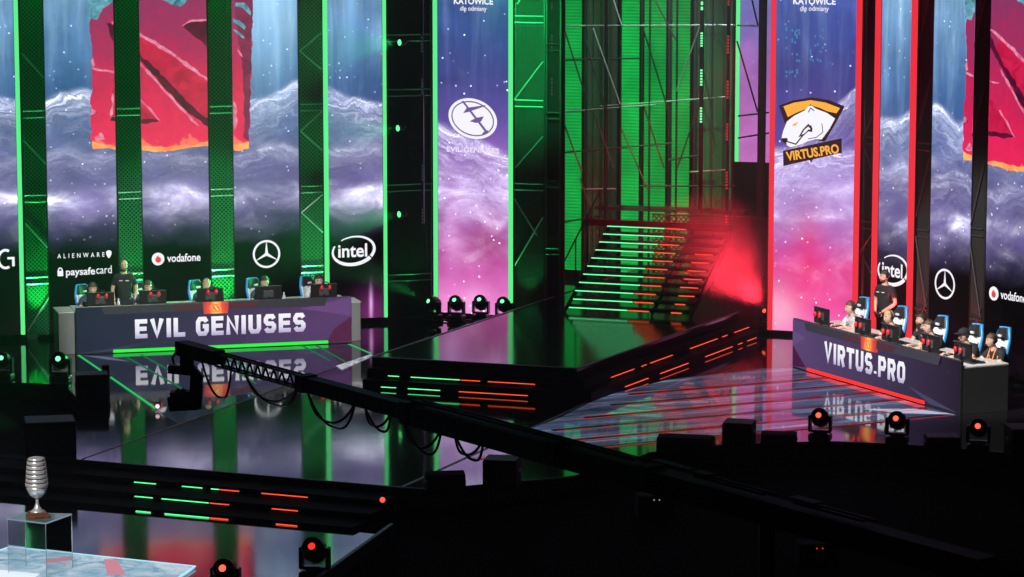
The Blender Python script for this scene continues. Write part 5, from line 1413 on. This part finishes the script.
# ================================================================== moving-head lamps on the floor
def moving_head(loc, rz, tilt, label, lens, k=1.0, group=None):
    """base, yoke, tilting head; local -y is the way the lens points before tilting up"""
    t = thing('moving_head_lamp', label, 'stage lamp', loc, rz, group)
    b = MB(); b.box((0, 0, .07 * k), (.36 * k, .30 * k, .13 * k), None, .03 * k); b.build('base', BPLA, t)
    b = MB(); b.lathe([(.12 * k, .13 * k), (.12 * k, .16 * k)], 16)
    b.box((0, 0, .175 * k), (.37 * k, .14 * k, .04 * k), None, .012)
    for s in (-1, 1): b.box((s * .172 * k, 0, .30 * k), (.045 * k, .15 * k, .28 * k), None, .02)
    b.build('yoke', BPLA, t)
    M = Matrix.Translation((0, 0, .39 * k)) @ Matrix.Rotation(-tilt, 4, 'X') @ Matrix.Rotation(R(90), 4, 'X') @ Matrix.Scale(k, 4)
    b = MB(); b.smooth = True
    b.lathe([(.03, -.17), (.10, -.16), (.135, -.10), (.150, .0), (.145, .10), (.128, .16), (.118, .165), (.105, .15)], 24, M); h = b.build('head', BPLA, t)
    b = MB(); b.smooth = True; b.lathe([(.100, .145), (.092, .158), (.06, .166)], 20, M); b.build('front_glass', pmat('lamp_glass', (.03, .012, .012, 1), .08), h)
    b = MB(); b.smooth = True; b.lathe([(.050, .163), (.036, .176), (.016, .181), (.001, .182)], 20, M); b.build('lens', lens, h)
    b = MB()
    for a in range(0, 360, 45): b.box((.148 * math.cos(R(a)), .148 * math.sin(R(a)), -.04), (.012, .012, .12))
    bmesh.ops.transform(b.bm, matrix=M, verts=list(b.bm.verts)); b.build('cooling_fin', BMET, h)
    return t, M
def aimrz(d): return math.atan2(d.x, -d.y)
LG2 = emat('lens_green_soft', srgb(110, 255, 160), 2.4); LR2 = emat('lens_red_soft', srgb(255, 84, 60), 2.0); LRD = emat('lens_red_dim', srgb(240, 50, 40), 1.2)
beams = []
def mh(px, py, rzd, tilt, label, lens, k=1.0, z=0.0, group=None):
    p = G(px, py, z); t, M = moving_head(p, R(rzd), R(tilt), label, lens, k, group); return t
mh(433.5, 320.5, -48, 22, 'leftmost of four moving head lamps lit green before the oval emblem banner', LG2, 1.0, group='moving heads at the left banner')
mh(456.5, 321.0, -22, 38, 'second moving head lamp from the left before the oval emblem banner', LG2, 1.0, group='moving heads at the left banner')
mh(481, 320.5, -18, 38, 'third moving head lamp from the left before the oval emblem banner', LG2, 1.0, group='moving heads at the left banner')
mh(504, 322.5, -18, 38, 'rightmost of four moving head lamps lit green before the oval emblem banner', LG2, 1.0, group='moving heads at the left banner')
mh(768, 331, -40, 25, 'moving head lamp throwing a red beam beside the right end of the platform', LR2, 1.0)
mh(797, 331, -10, 52, 'red lit moving head lamp behind the far end of the red lit desk', LRD, 1.05)
mh(820, 441, -18, 26, 'red lit moving head lamp on the front edge, nearest the middle of the stage', LR2, 1.05, group='moving heads on the front edge')
mh(897, 444, -18, 24, 'red lit moving head lamp on the rim below the middle of the red lit desk', LR2, 1.05, group='moving heads on the front edge')
mh(978, 452, -14, 24, 'red lit moving head lamp on the front edge below the grey desk end', LR2, 1.05, group='moving heads on the front edge')
mh(61, 382.5, -8, 22, 'green lit moving head lamp left of the green lit desk', LG2, 1.1)
mh(4, 380, -8, 26, 'green lit moving head lamp at the left picture edge', LG2, 1.0)
mh(315, 581, -12, 32, 'dim red moving head lamp at the foot of the front steps', LRD, 1.15, ZL + .02)
mh(226, 601, -10, 26, 'bright red moving head lamp low at the bottom edge of the picture', LR2, 1.1, ZL + .02)
p = G(382.5, 503.5, -.135)
par_lamp(atY(382.5, 499.5, p.y), Vector((0, 0, 4)), 'small round red lamp glowing at the end of the front steps', LENSR, 0, RC, k=.5)
p = atY(157.5, 408.5, G(157, 411).y); par_lamp(Vector((p.x, p.y, .09)), Vector((0, 0, 6)), 'small white floor lamp at the end of the green floor line', emat('lens_white', srgb(255, 220, 226), 1.3), 0, RC, k=.45)
p = G(433.5, 320.5); spot('lamp_beam', Vector((p.x - .18, p.y - .16, .50)), WL.hit(345, 262, .5), 4500, GC, 24, .6, .05)
# cables linking the four lamps
b = MB(); pts = []
for i in range(13):
    q = G(432 + i * 6.2, 321.5 + (1.2 if i % 2 else 0)); pts.append(Vector((q.x, q.y, .03)))
b.tube(pts, .022, 6); tag(b.build('power_cable', BPLA), 'black cable lying between the four lamps before the oval emblem banner', 'cable')

# ================================================================== boxes and wedges on the stage rim
def wedge(px, py, w, d, h, rzd, label, z=0.0):
    p = G(px, py, z); t = thing('floor_monitor', label, 'stage monitor', p, R(rzd), 'black wedge monitors on the stage edge')
    b = MB(); pr = [(-d / 2, 0), (d / 2, 0), (d / 2, h * .55), (d * .1, h), (-d * .35, h * .9), (-d / 2, h * .5)]
    n = len(pr); vs = [(-w / 2, y, zz) for y, zz in pr] + [(w / 2, y, zz) for y, zz in pr]
    b.add(vs, [list(range(n)), [n + i for i in range(n)][::-1]] + [[i, (i + 1) % n, n + (i + 1) % n, n + i] for i in range(n)]); b.build('cabinet', BLACK, t)
    b = MB(); b.bar((-w * .44, d * .32, h * .80), (w * .44, d * .32, h * .80), .24 * d, .03); b.build('grille', pmat('speaker_grille', (.012, .012, .013, 1), .6), t)
    for s in (-1, 1): b = MB(); b.box((s * (w / 2 + .006), 0, h * .4), (.012, .14, .04), None, .004); b.build('handle', BMET, t)
    return t
def flight_case(px, py, w, d, h, rzd, label, z=0.0, mat=None):
    p = G(px, py, z); t = thing('speaker_box', label, 'speaker box', p, R(rzd))
    b = MB(); b.box((0, 0, h / 2), (w, d, h), None, .015); b.build('cabinet', mat or BLACK, t)
    b = MB(); b.box((0, -d / 2 - .006, h / 2), (w * .9, .012, h * .82), None, .004); b.build('grille', pmat('speaker_grille', (.012, .012, .013, 1), .6), t)
    b = MB()
    for sx in (-1, 1):
        b = MB(); b.box((sx * (w / 2 + .008), 0, h * .6), (.016, .18, .05), None, .005); b.build('handle', BMET, t)
    b = MB(); b.box((0, 0, h + .008), (w * .96, d * .96, .014), None, .005); b.build('lid', pmat('case_lid', (.012, .012, .014, 1), .5, spec=.3), t)
    return t
wedge(445, 487, .62, .5, .26, 8, 'black wedge monitor left of the upright box at the front stage edge')
flight_case(502, 486.5, .55, .5, .46, -10, 'upright black box on the front edge below the crane boom')
wedge(686, 447, .95, .55, .21, -12, 'low wide black wedge monitor left of the speaker box on the right rim')
flight_case(739, 444.5, .52, .5, .40, -14, 'black speaker box on the right rim, beside the glowing red stripes')
wedge(779, 443, .62, .5, .20, -6, 'black wedge monitor between the speaker box and the first rim lamp')
flight_case(942, 448.5, .58, .45, .22, 0, 'low black box between two red lit lamps on the right rim')
flight_case(1022, 457, .5, .6, .52, 4, 'black box cut by the right picture edge on the rim')
flight_case(92, 401, .60, .5, .52, 10, 'black speaker box at the left rim beside the green floor line')
flight_case(106, 391, .14, .2, .50, 10, 'thin black speaker column right of the speaker box at the left rim')
flight_case(50, 453, .86, .7, .58, 12, 'large black subwoofer on the left edge beside the front steps', 0)

# ================================================================== camera crane across the stage
A = Vector(atY(183, 349.5, 40)); B_ = Vector(atY(900, 545, 28.4))
crane = thing('camera_crane', 'long black camera crane reaching in from the lower right over the stage', 'camera crane', (B_.x, B_.y, ZL))
oc = Vector(crane.location)
dirc = (B_ - A).normalized(); upc = Vector((0, 0, 1)); sidec = dirc.cross(upc).normalized(); upc = sidec.cross(dirc).normalized()
Lc = (B_ - A).length
def cp(s, u=0.0, v=0.0): return A + dirc * s + upc * u + sidec * v - oc
def cbar(b, s0, s1, u, v, w, h): b.bar(cp(s0, u, v), cp(s1, u, v), w, h)
CBLK = pmat('crane_black', (.006, .006, .007, 1), .5, spec=.25)
def s_at(px):
    return min((abs(512 + F * (A + dirc * (Lc * i / 1000)).x / ((A + dirc * (Lc * i / 1000)).y * CP + (CAMH - A.z) * SP) - px), Lc * i / 1000) for i in range(1001))[1]
s1, s2, s3 = s_at(218), s_at(306), s_at(412)
b = MB(); cbar(b, -.05, s1 + .02, .02, 0, .20, .19); b.build('nose_box', CBLK, crane)
# open lattice section
b = MB()
for u in (-.085, .085):
    for v in (-.05, .05):
        b = MB(); b.tube([cp(s1, u, v), cp(s2, u, v)], .016, 6); b.build('lattice_chord', CBLK, crane)
n = 11
for i in range(n):
    a, c = s1 + (s2 - s1) * i / n, s1 + (s2 - s1) * (i + 1) / n
    b = MB(); b.bar(cp(a, -.08, .05), cp((a + c) / 2, .08, .05), .024, .014); b.bar(cp((a + c) / 2, .08, .05), cp(c, -.08, .05), .024, .014)
    b.build('lattice_brace', CBLK, crane)
b = MB(); cbar(b, s2 - .08, s3, 0, 0, .19, .19); b.build('boom_tube', CBLK, crane)
b = MB(); cbar(b, s3 - .06, Lc + 1.2, -.02, 0, .25, .25); b.build('boom_tube', CBLK, crane)
for s in (s2, s3, s_at(560), s_at(650)):
    b = MB(); cbar(b, s - .09, s + .09, 0, 0, .27 if s > s2 else .23, .27 if s > s2 else .22); b.build('boom_collar', CBLK, crane)
for s0_, s1_ in ((s3 + .1, s_at(640)), (s_at(700), s_at(770)), (s_at(800), s_at(870))):
    b = MB(); b.tube([cp(s0_, .17, .08), cp(s1_, .17, .08)], .018, 6); b.tube([cp(s0_, .15, -.08), cp(s1_, .15, -.08)], .018, 6); b.build('top_rail', BMET, crane)
GP = pmat('crane_plate_grey', (.16, .15, .16, 1), .5, .4)
for s0_, s1_, w in ((s_at(655), s_at(692), .11), (s_at(697), s_at(711), .13), (s_at(793), s_at(818), .14)):
    b = MB(); cbar(b, s0_, s1_, .20, 0, w, .02); b.build('top_plate', GP, crane)
# counterweight end and tripod far down in the dark
b = MB(); cbar(b, Lc + .9, Lc + 1.6, -.12, 0, .42, .36); b.build('counterweight', BLACK, crane)
b = MB(); q = cp(Lc * .86, -.15); b.tube([(q.x, q.y, q.z), (q.x, q.y, .9)], .09, 12); b.build('pedestal_column', CBLK, crane)
for k in range(3):
    a = 2 * PI * k / 3 + .5; b = MB(); b.tube([(q.x, q.y, 1.2), (q.x + .8 * math.cos(a), q.y + .8 * math.sin(a), .03)], .045, 8); b.build('pedestal_leg', CBLK, crane)
# hanging remote head with camera
Yh = A.y
def hp(px, py, dy=0.0):
    return atY(px, py, Yh + dy) - oc
b = MB(); b.smooth = False
b.tube([hp(187, 356), hp(187, 366)], .10, 12); b.build('pan_motor', CBLK, crane)
b = MB(); b.tube([hp(174, 364), hp(172.5, 358), hp(175, 353.5), hp(181, 351.5)], .018, 8); b.tube([hp(192, 354), hp(192, 362)], .02, 8); b.build('cable_guard', CBLK, crane)
b = MB(); b.bar(hp(168.5, 368.6), hp(197, 371.5), .16, .11); b.bar(hp(191, 367), hp(201, 379), .13, .10); b.build('head_arm', CBLK, crane)
b = MB(); b.ball(hp(171, 368.6), .05, 12, 8); b.build('motor_knob', CBLK, crane)
b = MB(); b.bar(hp(197, 374), hp(195.5, 408), .15, .17); b.build('drop_arm', CBLK, crane)
b = MB(); b.bar(hp(170, 408.5), hp(199, 407), .20, .05); b.build('camera_plate', CBLK, crane)
b = MB(); b.bar(hp(171, 400), hp(191, 399), .20, .24); b.bar(hp(176, 391.5), hp(186, 391.5), .12, .05); b.tube([hp(178, 394), hp(178, 388.5)], .022, 8); b.bar(hp(182, 388.5), hp(188, 392), .06, .03); cam_ = b.build('camera_body', CBLK, crane)
b = MB(); b.tube([hp(172, 402.5), hp(168.5, 403)], [.075, .085], 14); b.build('camera_lens', CBLK, cam_)
b = MB(); b.box(hp(191.5, 355.3, -.12), (.06, .01, .03)); b.build('amber_tag', pmat('amber_label', (.5, .28, .03, 1), .5), crane)
def loop(px0, px1, ybot, n_=1):
    sa, sb = s_at(px0), s_at(px1)
    pa, pb = cp(sa, -.08, .03), cp(sb, -.08, .03)
    ymid = -120 + F * (CAMH - (pa.z + oc.z)) / (pa.y + oc.y)
    drop = (ybot - ymid) * (pa.y + oc.y) / F * 1.0
    for j in range(n_):
        pts = []
        for i in range(17):
            x = i / 16; p = pa.lerp(pb, x); p = p - Vector((0, 0, (drop * (1 - .1 * j) - (pa.z - pb.z) * 0) * (1 - abs(2 * x - 1) ** 2.6))) + Vector((0, .05 * j, 0)) - dirc * (.10 * math.sin(PI * x) * (1 if j % 2 else -1))
            pts.append(p)
        b = MB(); b.tube(pts, .017, 6); b.build('hanging_cable', BPLA, crane)
loop(204, 233, 395, 1); loop(246, 300, 399, 2); loop(309, 357, 423, 2); loop(367, 393, 430, 2); loop(405, 444, 451, 2); loop(456, 486, 459, 2)
LEDD = emat('tiny_status_led', srgb(255, 220, 210), .35); LEDDR = emat('tiny_status_red', srgb(255, 60, 60), .6)
for px, py, m, lab in ((657, 506.5, LEDD, 'tiny pale status lights on a control box under the crane boom'), (820, 557, LEDDR, 'tiny red status lights on a control box low in the dark')):
    p = G(px, py + 12, ZL); t = thing('control_box', lab, 'control box', p, .1)
    D = p.y; zc = CAMH - D * (py - HORIZ) / F - ZL
    b = MB(); b.box((0, .2, zc * .6), (.6, .35, zc * 1.2), None, .02); b.build('housing', BLACK, t)
    for dx in (-.045, .04):
        b = MB(); b.ball((dx, .02, zc), .012, 8, 6); b.build('status_light', m, t)

# ================================================================== trophy, plinth and glowing floor in the foreground
ZF = ZL + .02
P0 = G(38, 583, ZF)                              # plinth foot centre (guess from its clear edges)
glass = None
def glass_mat():
    t = NT('clear_acrylic'); g = t.node('ShaderNodeBsdfGlossy'); g.inputs['Roughness'].default_value = .03
    tr = t.node('ShaderNodeBsdfTransparent'); tr.inputs[0].default_value = (.93, .96, .97, 1)
    fr = t.node('ShaderNodeFresnel'); fr.inputs[0].default_value = 1.2
    mx = t.node('ShaderNodeMixShader'); t.link(fr.outputs[0], mx.inputs[0]); t.link(tr.outputs[0], mx.inputs[1]); t.link(g.outputs[0], mx.inputs[2]); t.link(mx.outputs[0], t.out.inputs[0]); return t.m
glass = glass_mat()
ztop = None
c_top = [G(7.3, 518.5, 0), G(23, 512.5, 0), G(71.5, 513.3, 0), G(45.5, 523, 0)]
hp_ = .84
T = [G(7.3, 518.5, ZF + hp_), G(25, 512.6, ZF + hp_), G(71.5, 513.8, ZF + hp_), G(45.5, 523, ZF + hp_)]
ctr = sum(T, Vector()) / 4
plin = thing('plinth', 'clear acrylic display plinth with bright edges standing on the glowing floor', 'plinth', (ctr.x, ctr.y, ZF))
tx = [(p.x - ctr.x, p.y - ctr.y) for p in T]
b = MB(); b.prism(tx, hp_ - .02, hp_); b.build('top_sheet', pmat('acrylic_top', (.10, .14, .17, 1), .08), plin)
for i in range(4):
    a, c = Vector((*tx[i], 0)), Vector((*tx[(i + 1) % 4], 0))
    b = MB(); b.add([(a.x, a.y, .01), (c.x, c.y, .01), (c.x, c.y, hp_ - .02), (a.x, a.y, hp_ - .02)], [[0, 1, 2, 3]]); b.build('side_sheet', glass, plin)
    b = MB(); b.bar((a.x, a.y, .01), (a.x, a.y, hp_ - .01), .008, .008); b.build('corner_edge', pmat('acrylic_edge', (.75, .80, .82, 1), .2), plin)
    b = MB(); b.bar((a.x, a.y, hp_ - .008), (c.x, c.y, hp_ - .008), .016, .018); b.build('top_edge', emat('bright_acrylic_edge', srgb(150, 170, 180), .6), plin)  # bright rim of the sheet comes from its own emission
tc_ = G(37.5, 517.5, ZF + hp_)
tro = thing('trophy', 'silver ringed trophy cup on a stepped wooden base on the clear plinth', 'trophy', (tc_.x, tc_.y, ZF + hp_), R(20)); tro.scale = (1, 1, 1.1)
SIL = pmat('trophy_silver', (.80, .78, .78, 1), .26, .7); WOOD = pmat('trophy_wood', (.13, .05, .025, 1), .4, noise=.3, nscale=30); GOLD = pmat('trophy_gold', (.8, .5, .15, 1), .25, 1.0)
k = tc_.y / F * 1.0                                   # metres per picture pixel at the trophy
b = MB(); b.box((0, 0, 1.6 * k), (25 * k * .85, 22 * k * .8, 3.2 * k), None, .008); b.box((0, 0, 4.4 * k), (20 * k * .85, 18 * k * .8, 2.6 * k), None, .008); wb_ = b.build('wooden_base', WOOD, tro)
b = MB(); b.box((.0, -22 * k * .4 - .002, 1.7 * k), (9 * k, .006, 1.8 * k), None, .002); b.build('name_plate', GOLD, wb_)
b = MB(); b.smooth = True
b.lathe([(7.5 * k, 5.6 * k), (7.2 * k, 6.4 * k), (4.5 * k, 8 * k), (2.6 * k, 11 * k), (1.7 * k, 14 * k), (1.6 * k, 17 * k), (2.6 * k, 18.5 * k)], 32); b.build('stem', SIL, tro)
b = MB(); b.smooth = True
b.lathe([(2.4 * k, 18.3 * k), (5 * k, 19.6 * k), (8.2 * k, 22.5 * k), (10.2 * k, 26.5 * k), (10.8 * k, 30 * k)], 32); b.build('bowl', SIL, tro)
b = MB(); b.smooth = True
z = 30.0; nr = 6; prof = []; rings = []
for i in range(nr):
    r_ = 11.9 - .42 * i; h_ = 4.1
    rings.append((r_, z, z + 3.1)); r_ *= .93
    prof += [(r_ * k * .97, z * k), (r_ * k, (z + .4) * k), (r_ * k * .985, (z + 3.1) * k), (r_ * k * .96, (z + 3.5) * k), (r_ * k * .93, (z + 3.65) * k), (r_ * k * .93, (z + h_) * k)]
    z += h_
prof += [(9.0 * k, z * k), (7.6 * k, (z + 1.6) * k), (3 * k, (z + 2.6) * k), (0, (z + 2.8) * k)]
b.lathe(prof, 36); core = b.build('cup_core', pmat('trophy_groove', (.06, .055, .055, 1), .35, .6), tro)
for (r_, za, zb_) in rings:
    b = MB(); b.smooth = True; b.lathe([(r_ * k * .9, za * k), (r_ * k * .99, (za + .25) * k), (r_ * k, (za + .9) * k), (r_ * k * .985, (zb_ - .6) * k), (r_ * k * .95, zb_ * k), (r_ * k * .88, (zb_ + .05) * k)], 36); b.build('ring', SIL, core)
b = MB(); b.smooth = True; b.lathe([(9.2 * k, (z + .1) * k), (7.8 * k, (z + 1.8) * k), (3.2 * k, (z + 2.75) * k), (0, (z + 2.95) * k)], 36); b.build('cap', SIL, core)
# glowing floor panel
gp = [G(-60, 573, ZF), G(10, 549, ZF), G(195, 568.5, ZF), G(150, 600, ZF), G(-60, 640, ZF)]
gc = sum(gp, Vector()) / len(gp)
gf = thing('glowing_floor', 'bright blue white glowing floor panel under the clear plinth', 'glowing floor', (gc.x, gc.y, ZF))
t = NT('glow_floor_picture'); tc = t.node('ShaderNodeTexCoord'); mp = t.node('ShaderNodeMapping'); mp.inputs['Rotation'].default_value = (0, 0, .6); t.link(tc.outputs['Object'], mp.inputs[0])
n_ = t.noise(mp.outputs[0], 1.8, 8, .7, 1.2); col = t.ramp(n_, [(.3, srgb(70, 120, 150)), (.45, srgb(140, 184, 206)), (.58, srgb(200, 216, 232)), (.75, srgb(240, 230, 240))])
t.emit(col, .8)
b = MB(); b.prism([(p.x - gc.x, p.y - gc.y) for p in gp], .002, .03); b.build('glass_top', t.m, gf)
b = MB()
for i in range(2):
    a, c = gp[i], gp[i + 1]; b = MB(); b.bar(Vector((a.x - gc.x, a.y - gc.y, .035)), Vector((c.x - gc.x, c.y - gc.y, .035)), .035, .012); b.build('edge_light', emat('edge_ice', srgb(170, 232, 255), 1.0), gf)
a, c = gp[2], gp[3]; b = MB(); b.bar(Vector((a.x - gc.x, a.y - gc.y, .035)), Vector((c.x - gc.x, c.y - gc.y, .035)), .035, .012); b.build('edge_light', MATS['edge_ice'], gf)
a = Art(0)
b = MB()
lw = emat('floor_white_lettering', srgb(225, 240, 250), 1.0); pk = emat('floor_pink_patch', srgb(226, 150, 166), .75)
def gq(*pts): return [(G(*p, ZF).x - gc.x, G(*p, ZF).y - gc.y, .0325) for p in pts]
b.add(gq((104, 561), (117, 562), (126, 577), (107, 577)), [[0, 1, 2, 3]]); b.build('pink_patch', pk, gf)
b = MB(); b.add(gq((0, 572), (40, 576), (20, 590), (-20, 588)), [[0, 1, 2, 3]]); b.build('white_patch', lw, gf)

# ================================================================== light
spot('key_left_desk', (-2.5, 44, 11), (-6.2, 61.2, 1.1), 16000, (1, .96, .92), 21, .4, .3)
spot('key_right_desk', (1.0, 47, 10.5), (8.1, 55.8, 1.1), 17000, (1, .96, .92), 30, .4, .3)
spot('key_trophy', (-9.5, 35, 6.5), (tc_.x, tc_.y, 1.05), 4500, (1, .95, .9), 9, .5, .15)
p = G(768, 331); spot('red_beam', Vector((p.x - .1, p.y - .15, .55)), (3.0, 62.6, 3.4), 2000, RC, 80, 1, .08)
spot('red_wash', (5.0, 61.5, 6.5), (3.7, 66.0, 2.2), 5200, RC, 60, .8, .1)  # added red fill for the gauze and fog, without a fixture
spot('green_wash', (-.5, 60.0, 7.5), (1.6, 71.0, 4.0), 9000, GC, 46, .8, .1)  # added green fill for the scaffold and backdrop, without a fixture
spot('white_top_wash', (3.2, 64, 12.5), (3.2, 69, 6.8), 3500, (.8, 1.0, .9), 50, .8, .2)
w = bpy.data.worlds.new('hall_darkness'); SC.world = w; w.use_nodes = True
w.node_tree.nodes['Background'].inputs[0].default_value = (.5, .55, .65, 1); w.node_tree.nodes['Background'].inputs[1].default_value = .004
vs_ = w.node_tree.nodes.new('ShaderNodeVolumeScatter'); vs_.inputs['Density'].default_value = .0027; vs_.inputs['Anisotropy'].default_value = .3
w.node_tree.links.new(vs_.outputs[0], w.node_tree.nodes['World Output'].inputs['Volume'])

# stage fog drifting over the red lamp, lit by it
def fog(name, label, c, s, dens, seed):
    b = MB(); b.ball((0, 0, 0), s, 20, 12); o = b.build(name, None, loc=c)
    m = bpy.data.materials.new(name); m.use_nodes = True; t = NT.__new__(NT); t.m = m; t.nt = m.node_tree; t.nt.nodes.clear()
    out = t.node('ShaderNodeOutputMaterial'); tc = t.node('ShaderNodeTexCoord')
    n = t.noise(t.vec(seed, 0, 0), 1.0) ; n = t.noise(tc.outputs['Object'], 1.1, 3)
    gr = t.node('ShaderNodeVectorMath', operation='LENGTH'); mp = t.node('ShaderNodeMapping'); mp.inputs['Scale'].default_value = (1 / s[0], 1 / s[1], 1 / s[2]); t.link(tc.outputs['Object'], mp.inputs[0]); t.link(mp.outputs[0], gr.inputs[0])
    f = t.math('MAXIMUM', t.math('SUBTRACT', 1.0, gr.outputs['Value']), 0.0)
    d = t.math('MULTIPLY', t.math('MULTIPLY', f, t.math('MAXIMUM', t.math('SUBTRACT', t.math('MULTIPLY', n, 2.4), .5), .1)), dens)
    v = t.node('ShaderNodeVolumeScatter'); t.put(v.inputs['Density'], d); v.inputs['Anisotropy'].default_value = .1
    t.link(v.outputs[0], out.inputs['Volume']); o.data.materials.append(m)
    return tag(o, label, 'fog', kind='stuff')
q = atY(708, 268, 63.2)
fog('stage_fog', 'red lit stage fog drifting beside the staircase above the red beam lamp', q, (2.0, 2.6, 1.7), .36, 1.0)

# ================================================================== camera
cd = bpy.data.cameras.new('camera'); cam = bpy.data.objects.new('camera', cd); COL.objects.link(cam)
cd.sensor_width = 36; cd.lens = F * 36 / IW; cd.clip_end = 400
cam.location = (0, 0, CAMH); cam.rotation_euler = (PI / 2 - PITCH, 0, 0)
SC.camera = cam
SC.view_settings.view_transform = 'Standard'; SC.view_settings.look = 'None'; SC.view_settings.gamma = 1; SC.view_settings.exposure = .22
SC.view_settings.use_curve_mapping = False
SC.cycles.max_bounces = 6; SC.cycles.glossy_bounces = 4; SC.cycles.diffuse_bounces = 2; SC.cycles.transparent_max_bounces = 12
SC.cycles.sample_clamp_indirect = 4
for o in list(bpy.data.objects):
    if o.type == 'MESH' and o.data.users == 0: bpy.data.objects.remove(o)
